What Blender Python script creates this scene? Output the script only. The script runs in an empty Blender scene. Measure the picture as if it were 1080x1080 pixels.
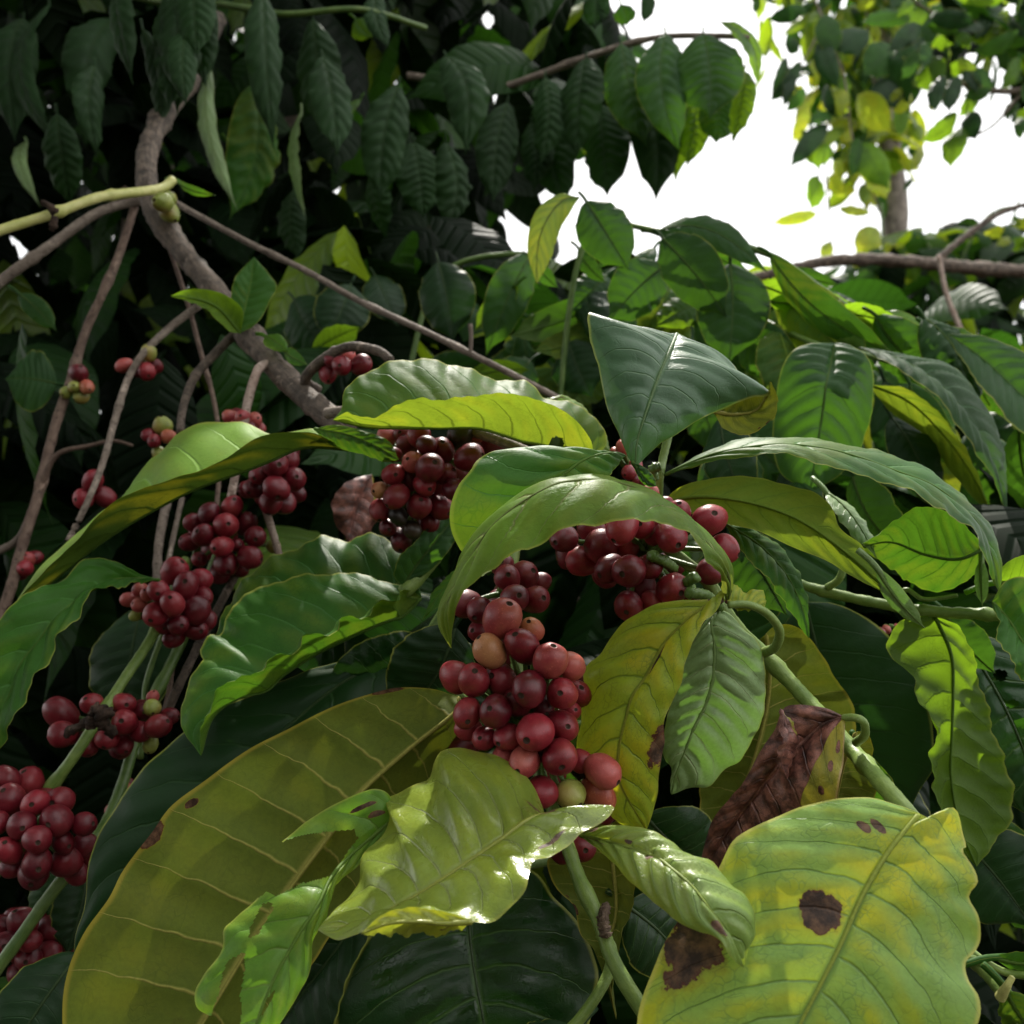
import bpy, math, random
import numpy as np
from mathutils import Vector, Matrix
random.seed(7); rng = np.random.default_rng(7)
S = bpy.context.scene; COL = S.collection
F = 1037.0; PITCH = math.radians(10); CH = 1.3
cp, sp = math.cos(PITCH), math.sin(PITCH)
RX = np.array([1.,0,0]); UP = np.array([0,-sp,cp]); FW = np.array([0,cp,sp]); CAM = np.array([0,0,CH])

def P(x, y, d):
    """photo direction (px) and distance in cm -> world point (m)"""
    d = d/100.
    return CAM + RX*((x-540)/F*d) + UP*((540-y)/F*d) + FW*d
def PA(a): return np.array([P(*p) for p in a])
def to_px(p):
    q = p-CAM; z = q@FW
    return 540+F*(q@RX)/z, 540-F*(q@UP)/z
def nz(v): 
    n = np.linalg.norm(v, axis=-1, keepdims=True); return v/np.maximum(n, 1e-9)

def spline(pts, n):
    p = np.asarray(pts, float); p = np.vstack([2*p[0]-p[1], p, 2*p[-1]-p[-2]])
    out = []
    for i in range(1, len(p)-2):
        a, b, c, d = p[i-1:i+3]
        for t in np.linspace(0, 1, 12, endpoint=False):
            out.append(.5*((2*b)+(-a+c)*t+(2*a-5*b+4*c-d)*t*t+(-a+3*b-3*c+d)*t**3))
    out.append(p[-2]); out = np.array(out)
    s = np.r_[0, np.cumsum(np.linalg.norm(np.diff(out, axis=0), axis=1))]
    u = np.linspace(0, s[-1], n)
    return np.stack([np.interp(u, s, out[:, k]) for k in range(3)], 1)

# ------------------------------------------------------------ mesh buffers
class Buf:
    def __init__(s): s.v=[]; s.f=[]; s.uv=[]; s.m=[]; s.n=0
    def add(s, v, f, uv, mi=0):
        s.v.append(v); s.f.append(np.asarray(f)+s.n); s.uv.append(uv); s.m.append(np.full(len(f), mi)); s.n += len(v)
    def build(s, name, mats, parent=None, smooth=True):
        V = np.vstack(s.v); FA = np.vstack(s.f); UV = np.vstack(s.uv); M = np.concatenate(s.m)
        me = bpy.data.meshes.new(name)
        org = V.mean(0) if parent is None else np.array(parent.get('_o', [0,0,0]))
        me.from_pydata((V-org).tolist(), [], FA.tolist())
        ul = me.uv_layers.new(name='UVMap')
        li = FA.reshape(-1)
        ul.data.foreach_set('uv', UV[li].astype(np.float32).ravel())
        me.polygons.foreach_set('material_index', M.astype(np.int32))
        me.polygons.foreach_set('use_smooth', np.full(len(FA), smooth))
        for m in (mats if isinstance(mats, list) else [mats]): me.materials.append(m)
        me.update()
        o = bpy.data.objects.new(name, me); COL.objects.link(o)
        if parent is None: o.location = org
        else:
            o.parent = parent
            if '_o' not in parent: parent['_o'] = [0,0,0]
        o['_o'] = org.tolist()
        return o

def leaf_arrays(m, l, r, flip, W=12, cup=.12, nv=9, q=.0010, ruf=.0007, rf=5, delta=.16, ph=0., cuts=None, thick=None):
    n = len(m); t = np.linspace(0, 1, n)
    dM = nz(np.gradient(m, axis=0))
    s = np.linspace(-1, 1, 2*W+1)
    a = np.abs(s)
    G = np.zeros((n, 2*W+1, 3))
    nL = nz(np.cross(dM, l-m)); nR = nz(np.cross(r-m, dM))
    bad = np.linalg.norm(l-m, axis=1) < 1e-6
    nm = nz(nL+nR)
    sg = -1 if flip else 1
    for j, sj in enumerate(s):
        e = l if sj < 0 else r; nh = nL if sj < 0 else nR
        k = a[j]; w = np.linalg.norm(e-m, axis=1, keepdims=True)
        nn = nz(nh*k+nm*(1-k)+1e-9)*sg
        phs = nv*(t-delta*k**1.5)+ph+(0.18 if sj < 0 else 0)
        ql = np.abs(np.sin(math.pi*phs))**.75
        win = np.clip(np.sin(math.pi*t), 0, 1)**.4
        h = 1.25*q*ql*win*min(1, k*6)*(1-k**5)
        h = h + ruf*(np.sin(2*math.pi*rf*t+ph*5+(2 if sj<0 else 0)+1.3*np.sin(9*t+ph*7))+.45*np.sin(2*math.pi*rf*2.7*t+ph*11+(1 if sj<0 else 0)))*k**3*win
        G[:, j] = m+(e-m)*k+nn*(cup*w*4*k*(1-k)*.35+h[:, None])
    idx = np.arange(n*(2*W+1)).reshape(n, 2*W+1)
    f = np.stack([idx[:-1,:-1], idx[:-1,1:], idx[1:,1:], idx[1:,:-1]], -1).reshape(-1, 4)
    # normal of (i,j): cross(ds, dt) for this winding points to -(cross(dM, s)) ; want +nm*sg
    if not flip: pass
    else: f = f[:, ::-1]
    V = G.reshape(-1, 3)
    uv = np.stack(np.broadcast_arrays(t[:, None], (.5+.5*s)[None]), -1).reshape(-1, 2)
    if cuts:
        c = V[f].mean(1); X, Y = to_px(c)
        keep = np.ones(len(f), bool)
        for poly in cuts: keep &= ~inpoly(X, Y, poly)
        f = f[keep]
    return V, f, uv

def inpoly(x, y, poly):
    x = np.asarray(x); y = np.asarray(y); c = np.zeros(x.shape, bool); k = len(poly)
    for i in range(k):
        x1, y1 = poly[i]; x2, y2 = poly[(i+1) % k]
        if y1 == y2: continue
        c ^= ((y1 > y) != (y2 > y)) & (x < (x2-x1)*(y-y1)/(y2-y1)+x1)
    return c

def leaf3(parent, mat, M, L, R, face='Ltop', N=64, W=12, label=None, name='leaf', thickpx=3, **kw):
    """leaf from three 3-D curves: midrib and both margins"""
    m, l, r = [spline(PA(a), N) for a in (M, L, R)]
    l[0] = r[0] = m[0]; l[-1] = r[-1] = m[-1]
    dM = nz(np.gradient(m, axis=0))
    side = face[0]; want = 1 if face[1:] == 'top' else -1
    nh = nz(np.cross(dM, l-m)) if side == 'L' else nz(np.cross(r-m, dM))
    mid = slice(N//4, 3*N//4)
    v = (nh[mid]*(CAM-m[mid])).sum()
    flip = (v*want) < 0
    V, f, uv = leaf_arrays(m, l, r, flip, W=W, **kw)
    b = Buf(); b.add(V, f, uv)
    rib(b, m, .0009, .0003, -1 if flip else 1, nz(np.cross(dM, l-r)))
    o = b.build(name, MAT[mat], parent)
    if label: o['label'] = label
    return o

def rib(b, m, r0, r1, sg, nrm):
    """round midrib on the underside"""
    n = len(m); K = 6; d = nz(np.gradient(m, axis=0)); s = nz(np.cross(d, nrm)); nn = np.cross(s, d)
    rr = np.linspace(r0, r1, n)[:, None]
    rings = [m+nn*(-0.0*rr)+s*rr*math.cos(2*math.pi*k/K)+nn*rr*math.sin(2*math.pi*k/K) for k in range(K)]
    V = np.stack(rings, 1).reshape(-1, 3); idx = np.arange(n*K).reshape(n, K)
    nx = np.roll(idx, -1, 1)
    f = np.stack([idx[:-1], nx[:-1], nx[1:], idx[1:]], -1).reshape(-1, 4)
    uv = np.stack([np.repeat(np.linspace(0, 1, n), K), np.full(n*K, .5)], -1)
    b.add(V, f, uv)

def wprof(t, k=0):
    w = np.sin(math.pi*np.clip(t, 0, 1)**.86)**.72
    tipw = np.clip((1-t)/.2, 0, 1)
    return w*(tipw**.8*.8+.2*tipw**2)

def leaf_curves(base, tip, width, nrm, arch=.1, fold=.12, droop=0., N=26, skew=0.):
    ax = tip-base; Ln = np.linalg.norm(ax); ax = ax/Ln
    n = nrm-ax*(nrm@ax); n = n/np.linalg.norm(n); side = np.cross(ax, n)
    t = np.linspace(0, 1, N)[:, None]
    m = base+ax*Ln*t+n*arch*Ln*np.sin(math.pi*t**.9)+side*skew*Ln*np.sin(math.pi*t)
    w = wprof(t)*width/2
    d = nz(np.gradient(m, axis=0)); nl = nz(np.cross(side[None], d)); nl = nl*np.sign((nl@n)[:, None]+1e-9)
    l = m-side*w*math.cos(fold)-nl*w*math.sin(fold)
    r = m+side*w*math.cos(fold)-nl*w*math.sin(fold)
    return m, l, r, n

def leafp(parent, mat, bx, by, bd, tx, ty, td, wpx, roll=0, cuts=None, arch=.1, fold=.15, label=None, N=34, W=8, stalk=True, ruf=.0015, q=.0013, skew=None, nv=9, name='leaf'):
    base, tip = P(bx, by, bd), P(tx, ty, td); dm = (bd+td)/200
    mid = (base+tip)/2; ax = nz(tip-base); n0 = nz(CAM-mid); n0 = nz(n0-ax*(n0@ax)); sd = np.cross(ax, n0)
    a = math.radians(roll); n = n0*math.cos(a)+sd*math.sin(a)
    if skew is None: skew = random.uniform(-.05, .05)
    sc_ = min(1, wpx*dm/F/.045); q *= sc_; ruf *= sc_
    m, l, r, n = leaf_curves(base, tip, wpx*dm/F, n, arch, fold, N=N, skew=skew)
    dM = nz(np.gradient(m, axis=0)); nh = np.cross(dM, l-m); k = N//2
    flip = (nh[k]@n) < 0
    V, f, uv = leaf_arrays(m, l, r, flip, W=W, nv=nv, q=q, ruf=ruf, rf=random.uniform(3, 5), ph=random.random(), cup=random.uniform(.05,.3), delta=.15, cuts=cuts)
    b = Buf(); b.add(V, f, uv)
    rib(b, m, .001, .0003, 1, nz(np.cross(dM, l-r)))
    if stalk:
        st = base-ax*.012
        tube_add(b, spline([st-UP*.002, base-ax*.004, base+ax*.004], 6), [.0013]*6, K=6)
    o = b.build(name, MAT[mat], parent)
    if label: o['label'] = label
    return o

def tube_add(b, c, rad, K=12, mi=0, lump=0., cap=True):
    c = np.asarray(c); n = len(c); d = nz(np.gradient(c, axis=0))
    ref = np.array([.31, .17, .93]); s = nz(np.cross(d, ref)); nn = np.cross(s, d)
    ang = np.arange(K)*2*math.pi/K
    rad = np.asarray(rad)[:, None]*np.ones((1, K))
    if lump: rad = rad*(1+lump*(rng.random((n, K))-.5)+lump*.8*(rng.random((n, 1))-.5))
    V = c[:, None]+s[:, None]*(rad*np.cos(ang))[..., None]+nn[:, None]*(rad*np.sin(ang))[..., None]
    V = V.reshape(-1, 3); idx = np.arange(n*K).reshape(n, K); nx = np.roll(idx, -1, 1)
    f = np.stack([idx[:-1], idx[1:], nx[1:], nx[:-1]], -1).reshape(-1, 4)
    uv = np.stack([np.repeat(np.linspace(0, 1, n), K), np.tile(np.arange(K)/K, n)], -1)
    if cap:
        k0 = len(V); V = np.vstack([V, c[0]-d[0]*rad[0,0]*.3, c[-1]+d[-1]*rad[-1,0]*.3]); uv = np.vstack([uv, [[0, 0], [1, 0]]])
        cf = []
        for k in range(0, K, 2):
            cf.append([k0, idx[0, k], idx[0, (k+1) % K], idx[0, (k+2) % K]])
            cf.append([k0+1, idx[-1, (k+2) % K], idx[-1, (k+1) % K], idx[-1, k]])
        f = np.vstack([f, cf])
    b.add(V, f, uv, mi)

def stem(parent, mat, pts, r0, r1, nodes=(), name='stem', lump=.08, label=None, K=12, n=None):
    """pts px,px,cm ; r in px at the local distance"""
    if name == 'petiole': lump = .03
    if name == 'side_shoot': r0 *= .82; r1 *= .82
    c = spline(PA(pts), n or max(30, 10*len(pts))); t = np.linspace(0, 1, len(c))
    dep = (c-CAM)@FW
    r = (r0+(r1-r0)*t)*dep/F
    for a in nodes: r = r*(1+.28*np.exp(-((t-a)/.018)**2))
    b = Buf(); tube_add(b, c, r, K, lump=lump)
    o = b.build(name, MAT[mat], parent)
    if label: o['label'] = label
    return o

# ------------------------------------------------------------ materials
MAT = {}
def new_mat(name):
    m = bpy.data.materials.new(name); m.use_nodes = True
    nt = m.node_tree; nt.nodes.clear()
    out = nt.nodes.new('ShaderNodeOutputMaterial')
    return m, nt, out
class NB:
    def __init__(s, nt): s.nt = nt
    def n(s, t, **k):
        nd = s.nt.nodes.new(t)
        for a, b in k.items(): setattr(nd, a, b)
        return nd
    def set(s, sock, v):
        if hasattr(v, 'is_output') or isinstance(v, bpy.types.NodeSocket): s.nt.links.new(v, sock)
        else:
            if isinstance(v, tuple) and len(v) == 3 and sock.type == 'RGBA': v = (*v, 1)
            sock.default_value = v
    def math(s, op, a, b=0., c=None, clamp=False):
        nd = s.n('ShaderNodeMath', operation=op); nd.use_clamp = clamp
        s.set(nd.inputs[0], a); s.set(nd.inputs[1], b)
        if c is not None: s.set(nd.inputs[2], c)
        return nd.outputs[0]
    def mix(s, f, a, b, bt='MIX'):
        nd = s.n('ShaderNodeMix', data_type='RGBA', blend_type=bt); nd.clamp_factor = True
        s.set(nd.inputs[0], f); s.set(nd.inputs[6], a); s.set(nd.inputs[7], b)
        return nd.outputs[2]
    def rng(s, v, a, b, c=0., d=1., smooth=True):
        nd = s.n('ShaderNodeMapRange'); nd.interpolation_type = 'SMOOTHSTEP' if smooth else 'LINEAR'
        for i, x in enumerate((v, a, b, c, d)): s.set(nd.inputs[i], x)
        return nd.outputs[0]
    def noise(s, vec, sc, det=3, rough=.55, dist=0.):
        nd = s.n('ShaderNodeTexNoise'); s.set(nd.inputs['Scale'], sc); s.set(nd.inputs['Detail'], det); s.set(nd.inputs['Roughness'], rough); s.set(nd.inputs['Distortion'], dist)
        if vec is not None: s.nt.links.new(vec, nd.inputs['Vector'])
        return nd.outputs['Fac']

def leaf_mat(name, top, under, trans, vein=None, uvein=None, yel=0., ycol=(.42, .40, .02), rough=.38, tw=.32, nv=9, delta=.16, ph=0.,
             spots=(), speck=.25, wet=0., dead=None, vw=.07, edge=(.28, .30, .05), netamt=.35, bump=.35, spec=.5, patch=None, coat=0., simple=False):
    m, nt, out = new_mat(name); B = NB(nt); L = nt.links.new
    tc = B.n('ShaderNodeTexCoord'); geo = B.n('ShaderNodeNewGeometry'); oi = B.n('ShaderNodeObjectInfo')
    if simple:
        sx = B.n('ShaderNodeSeparateXYZ'); L(tc.outputs['UV'], sx.inputs[0]); t = sx.outputs[0]
        a = B.math('ABSOLUTE', B.math('MULTIPLY_ADD', sx.outputs[1], 2., -1.))
        dist = B.math('PINGPONG', B.math('MULTIPLY', B.math('SUBTRACT', t, B.math('MULTIPLY', a, .12)), 10.), .5)
        veins = B.math('MAXIMUM', B.rng(dist, 0., .12, 1., 0.), B.rng(a, .02, .07, 1., 0.))
        nn = B.noise(tc.outputs['Object'], 4., 3)
        col = B.mix(geo.outputs['Backfacing'], top, under); col = B.mix(B.rng(nn, .3, .7), B.mix(.35, col, (0, 0, 0)), B.mix(.2, col, trans))
        col = B.mix(B.math('MULTIPLY', veins, .5), col, tuple(min(1, c*1.8) for c in top))
        bp = B.n('ShaderNodeBump'); bp.inputs['Strength'].default_value = .8; bp.inputs['Distance'].default_value = .002
        L(B.math('MULTIPLY', B.rng(dist, 0., .3), 1.), bp.inputs['Height'])
        pr = B.n('ShaderNodeBsdfPrincipled'); L(col, pr.inputs['Base Color']); pr.inputs['Roughness'].default_value = rough; pr.inputs['Specular IOR Level'].default_value = spec; L(bp.outputs[0], pr.inputs['Normal'])
        tr = B.n('ShaderNodeBsdfTranslucent'); L(B.mix(B.math('MULTIPLY', veins, .5), trans, tuple(c*.4 for c in trans)), tr.inputs[0])
        mx = B.n('ShaderNodeMixShader'); mx.inputs[0].default_value = tw; L(pr.outputs[0], mx.inputs[1]); L(tr.outputs[0], mx.inputs[2]); L(mx.outputs[0], out.inputs[0]); MAT[name] = m; return m
    sx = B.n('ShaderNodeSeparateXYZ'); L(tc.outputs['UV'], sx.inputs[0])
    t = sx.outputs[0]; s_ = B.math('MULTIPLY_ADD', sx.outputs[1], 2., -1.); a = B.math('ABSOLUTE', s_)
    neg = B.math('LESS_THAN', s_, 0.)
    ppow = B.math('POWER', a, 1.5)
    ph_ = B.math('MULTIPLY', B.math('SUBTRACT', t, B.math('MULTIPLY', ppow, delta)), float(nv))
    ph_ = B.math('ADD', B.math('ADD', ph_, ph), B.math('MULTIPLY', neg, .18))
    wob = B.noise(tc.outputs['UV'], 7., 2)
    ph_ = B.math('ADD', ph_, B.math('MULTIPLY', B.math('SUBTRACT', wob, .5), .25))
    dist = B.math('PINGPONG', ph_, .5)                       # 0 on a side vein
    vwid = B.math('MULTIPLY', B.math('SUBTRACT', 1.15, a), vw)
    vmask = B.rng(dist, 0., vwid, 1., 0.)
    mmask = B.rng(a, .012, .05, 1., 0.)
    veins = B.math('MAXIMUM', vmask, mmask)
    mp = B.n('ShaderNodeMapping'); L(tc.outputs['UV'], mp.inputs[0]); mp.inputs['Scale'].default_value = (44, 25, 1)
    nw = B.n('ShaderNodeTexNoise'); L(tc.outputs['UV'], nw.inputs['Vector']); nw.inputs['Scale'].default_value = 16.
    mv = B.n('ShaderNodeVectorMath', operation='MULTIPLY_ADD'); L(nw.outputs['Color'], mv.inputs[0]); mv.inputs[1].default_value = (.05, .07, 0); L(tc.outputs['UV'], mv.inputs[2]); L(mv.outputs[0], mp.inputs[0])
    vo = B.n('ShaderNodeTexVoronoi', feature='DISTANCE_TO_EDGE'); L(mp.outputs[0], vo.inputs['Vector']); vo.inputs['Scale'].default_value = 1.
    net = B.math('MULTIPLY', B.rng(vo.outputs['Distance'], 0., .10, 1., 0.), B.rng(B.noise(tc.outputs['UV'], 9., 2), .35, .65))
    obj = tc.outputs['Object']
    n1 = B.noise(obj, 28., 4); n2 = B.noise(obj, 110., 4, .6); n3 = B.noise(obj, 700., 3, .7)
    vein = vein or tuple(min(1, c*1.7+.02) for c in top); uvein = uvein or tuple(c*1.35 for c in under)
    # colours
    var = B.math('ADD', B.math('MULTIPLY', n1, .9), B.math('MULTIPLY', oi.outputs['Random'], .35))
    topc = B.mix(B.rng(var, .35, .85), tuple(c*.75 for c in top), tuple(c*1.25 for c in top))
    undc = B.mix(B.rng(var, .35, .85), tuple(c*.85 for c in under), tuple(c*1.15 for c in under))
    trc = B.mix(B.rng(var, .35, .85), tuple(c*.8 for c in trans), tuple(c*1.2 for c in trans))
    if yel:
        yn = B.math('ADD', B.noise(obj, 22., 3, .6), B.math('MULTIPLY', dist, .25))
        ym = B.math('MULTIPLY', B.rng(yn, .5, .72), yel, clamp=True)
        inner = B.math('SUBTRACT', 1., B.math('MULTIPLY', B.math('MAXIMUM', veins, B.math('MULTIPLY', net, .45)), .85))
        ym = B.math('MULTIPLY', ym, inner)
        topc = B.mix(ym, topc, ycol); undc = B.mix(ym, undc, ycol); trc = B.mix(ym, trc, (.75, .62, .02))
    topc = B.mix(B.math('MULTIPLY', veins, .8), topc, vein)
    undc = B.mix(B.math('MULTIPLY', veins, .9), undc, uvein)
    topc = B.mix(B.math('MULTIPLY', net, netamt*.45), topc, vein if yel >= .9 else tuple(c*1.6 for c in top))
    undc = B.mix(B.math('MULTIPLY', net, netamt*.5), undc, tuple(c*.7 for c in under))
    trc = B.mix(B.math('MULTIPLY', B.math('MAXIMUM', veins, B.math('MULTIPLY', net, netamt)), .75), trc, tuple(c*.25 for c in trans))
    col = B.mix(geo.outputs['Backfacing'], topc, undc)
    # fine mottling + specks
    col = B.mix(B.math('MULTIPLY', B.rng(n3, .3, .8), .25), col, (.02, .03, .01))
    spk = B.math('MULTIPLY', B.rng(n2, .70, .76), speck)
    col = B.mix(spk, col, (.06, .035, .012))
    em = B.rng(a, .955, .99)
    col = B.mix(B.math('MULTIPLY', em, .8), col, edge)
    roughv = B.math('ADD', B.math('MULTIPLY', B.noise(obj, 60., 4), .25), rough-.1)
    twf = tw
    dm = None
    for (st, ss, rt, rs) in spots:
        dx = B.math('DIVIDE', B.math('SUBTRACT', t, st), rt); dy = B.math('DIVIDE', B.math('SUBTRACT', s_, ss), rs)
        rr = B.math('SQRT', B.math('ADD', B.math('MULTIPLY', dx, dx), B.math('MULTIPLY', dy, dy)))
        rr = B.math('ADD', rr, B.math('MULTIPLY', B.math('SUBTRACT', B.noise(obj, 85., 5, .65), .5), 2.2))
        k = rr
        dm = k if dm is None else B.math('MINIMUM', dm, k)
    if patch:      # dead tissue starting from given side / along the leaf
        k = patch(B, t, s_, a, obj); dm = k if dm is None else B.math('MINIMUM', dm, k)
    if dm is not None:
        sp_ = B.rng(dm, .95, 1.03, 1., 0.)
        bc = B.mix(B.rng(B.noise(obj, 190., 5, .7), .35, .7), *((.024, .012, .007), (.15, .078, .04)) if not patch else ((.05, .018, .014), (.30, .12, .09)))
        bc = B.mix(B.rng(dm, .86, .97), bc, (.085, .02, .01))
        halo = B.rng(dm, 1.0, 1.25, 1., 0.)
        col = B.mix(B.math('MULTIPLY', halo, .5), col, (.20, .15, .01))
        col = B.mix(sp_, col, bc)
        twf = B.math('MULTIPLY', B.math('SUBTRACT', 1., sp_), tw)
        roughv = B.math('ADD', roughv, B.math('MULTIPLY', sp_, .25 if not patch else -.04))
    if wet:
        wn = B.noise(obj, 34., 3, .5, .6)
        wm = B.math('MULTIPLY', B.rng(wn, .52, .58), wet)
        roughv = B.mix(wm, roughv, (.1, .1, .1))
    hgt = B.math('ADD', B.math('MULTIPLY', veins, -.9), B.math('MULTIPLY', net, -.09))
    hgt = B.math('ADD', hgt, B.math('MULTIPLY', n2, .55)); hgt = B.math('ADD', hgt, B.math('MULTIPLY', n3, .16))
    sgn = B.math('MULTIPLY_ADD', geo.outputs['Backfacing'], -2., 1.)
    bp = B.n('ShaderNodeBump'); bp.inputs['Strength'].default_value = bump; bp.inputs['Distance'].default_value = .0011
    L(hgt, bp.inputs['Height'])
    pr = B.n('ShaderNodeBsdfPrincipled'); L(col, pr.inputs['Base Color'])
    B.set(pr.inputs['Roughness'], B.math('ADD', roughv, B.math('MULTIPLY', geo.outputs['Backfacing'], .15)) if not wet else roughv)
    pr.inputs['Specular IOR Level'].default_value = spec; pr.inputs['Coat Weight'].default_value = coat; pr.inputs['Coat Roughness'].default_value = .15
    L(bp.outputs[0], pr.inputs['Normal'])
    tr = B.n('ShaderNodeBsdfTranslucent'); L(trc, tr.inputs[0]); L(bp.outputs[0], tr.inputs['Normal'])
    mx = B.n('ShaderNodeMixShader'); B.set(mx.inputs[0], twf); L(pr.outputs[0], mx.inputs[1]); L(tr.outputs[0], mx.inputs[2])
    L(mx.outputs[0], out.inputs[0]); MAT[name] = m; return m

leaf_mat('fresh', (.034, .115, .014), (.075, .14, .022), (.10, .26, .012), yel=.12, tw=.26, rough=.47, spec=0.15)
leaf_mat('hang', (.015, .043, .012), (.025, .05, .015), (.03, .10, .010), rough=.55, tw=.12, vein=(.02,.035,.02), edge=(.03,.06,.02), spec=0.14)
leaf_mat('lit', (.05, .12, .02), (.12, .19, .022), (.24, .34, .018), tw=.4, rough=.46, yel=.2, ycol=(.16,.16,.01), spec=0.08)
leaf_mat('longleaf', (.12, .22, .028), (.045, .08, .012), (.04, .07, .006), tw=.14, yel=.3, ycol=(.2, .22, .03), rough=.5, spec=0.12)  # sunlit upper half and shaded keel are put into the top and underside colours
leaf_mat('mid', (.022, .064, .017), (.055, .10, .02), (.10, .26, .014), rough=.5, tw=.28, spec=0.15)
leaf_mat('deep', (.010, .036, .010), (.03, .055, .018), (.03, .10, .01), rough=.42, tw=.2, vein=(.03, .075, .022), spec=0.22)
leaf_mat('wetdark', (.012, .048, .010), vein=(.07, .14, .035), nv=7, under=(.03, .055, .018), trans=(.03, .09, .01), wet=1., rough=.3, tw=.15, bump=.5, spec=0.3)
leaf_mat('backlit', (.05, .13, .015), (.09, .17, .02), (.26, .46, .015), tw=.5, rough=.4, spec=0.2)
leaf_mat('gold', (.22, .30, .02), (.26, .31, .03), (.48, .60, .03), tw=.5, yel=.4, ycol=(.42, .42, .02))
leaf_mat('broad', (.034, .088, .034), (.06, .11, .03), (.06, .16, .02), vein=(.10, .19, .08), rough=.40, tw=.14, spec=.4, bump=.5, netamt=.5, speck=.5)
leaf_mat('pale', (.23, .34, .14), (.12, .19, .05), (.16, .34, .04), vein=(.38, .46, .22), tw=.25, rough=.32, bump=.5, spec=0.28)
leaf_mat('olive', (.10, .13, .02), (.105, .138, .014), (.13, .17, .012), uvein=(.34, .31, .07), rough=.55, tw=.14, yel=.2, ycol=(.17, .16, .014),
         nv=12, delta=.02, vw=.06, edge=(.3, .24, .03), spots=((.55,-.98,.022,.05),(.13,-.98,.03,.05),(.48,-.92,.009,.025)), spec=0.2)
leaf_mat('arched', (.11, .22, .020), (.10, .13, .03), (.28, .34, .04), vein=(.24, .26, .09), rough=.46, tw=.34, yel=.25, ycol=(.2, .2, .03), bump=.45, spec=0.16)
leaf_mat('glossy', (.25, .34, .05), (.24, .26, .03), (.40, .48, .03), vein=(.32, .38, .10), rough=.24, tw=.3, yel=.4, ycol=(.30, .36, .03), spots=((.28,.75,.05,.05),(.08,.18,.05,.12),(.12,-.55,.06,.04)), bump=.6, nv=11, coat=.35)
leaf_mat('yellowing', (.25, .34, .025), (.25, .27, .03), (.50, .56, .02), vein=(.16, .27, .035), netamt=.7, tw=.35, yel=.9, ycol=(.44, .42, .02),
         spots=((.36, .10, .07, .05), (.69, .93, .07, .3), (.02, .1, .04, .6)), bump=.5, spec=0.3)
leaf_mat('spotted', (.18, .32, .06), (.25, .3, .04), (.44, .55, .03), vein=(.13, .25, .06), tw=.3, yel=1., ycol=(.38, .44, .012), nv=10, vw=.065, netamt=.7,
         spots=((.40, -.20, .048, .15), (.585, -.80, .08, .19), (.13, -.33, .010, .14), (.16, -.45, .012, .1)), bump=.45, rough=.36, edge=(.5, .48, .10), delta=.2, spec=0.35)
leaf_mat('flecked', (.17, .27, .065), (.2, .26, .04), (.35, .45, .03), vein=(.22, .33, .08), yel=.4, ycol=(.25, .28, .03), rough=.33,
         spots=((.12, .2, .04, .07), (.3, -.2, .02, .09), (.42, .1, .02, .09), (.8, .5, .03, .2), (.1, -.8, .02, .2), (.17,.3,.03,.03)), bump=.6)
leaf_mat('eaten', (.085, .19, .02), (.09, .16, .02), (.2, .42, .02), vein=(.16, .26, .05), yel=.2, rough=.34, spots=((.1, -.45, .03, .07), (.14, -.7, .05, .05)), spec=0.25)
def dead_patch(B, t, s_, a, obj):
    g = B.math('ADD', B.math('MULTIPLY', B.rng(t, .36, .44, 0., 1., False), -1.), B.rng(s_, .45, .58, 0., 1.))
    g = B.math('ADD', g, B.math('MULTIPLY', B.math('SUBTRACT', B.noise(obj, 90., 3), .5), .4))
    return B.math('ADD', B.math('MULTIPLY', g, 1.6), .3)
leaf_mat('withered', (.28, .28, .03), (.16, .1, .03), (.2, .15, .02), patch=dead_patch, tw=.15, rough=.42, bump=.8, yel=.6, ycol=(.4,.3,.02), edge=(.35,.22,.13), spots=((.2,.8,.02,.06),(.3,.75,.02,.06),(.12,.85,.02,.05)))
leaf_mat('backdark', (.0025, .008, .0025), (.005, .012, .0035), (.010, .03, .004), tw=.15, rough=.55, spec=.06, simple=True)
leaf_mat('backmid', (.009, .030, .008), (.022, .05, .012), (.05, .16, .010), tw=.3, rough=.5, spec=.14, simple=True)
leaf_mat('backglow', (.05, .12, .015), (.09, .16, .02), (.34, .50, .015), tw=.5, rough=.45, spec=.7, simple=True)

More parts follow.
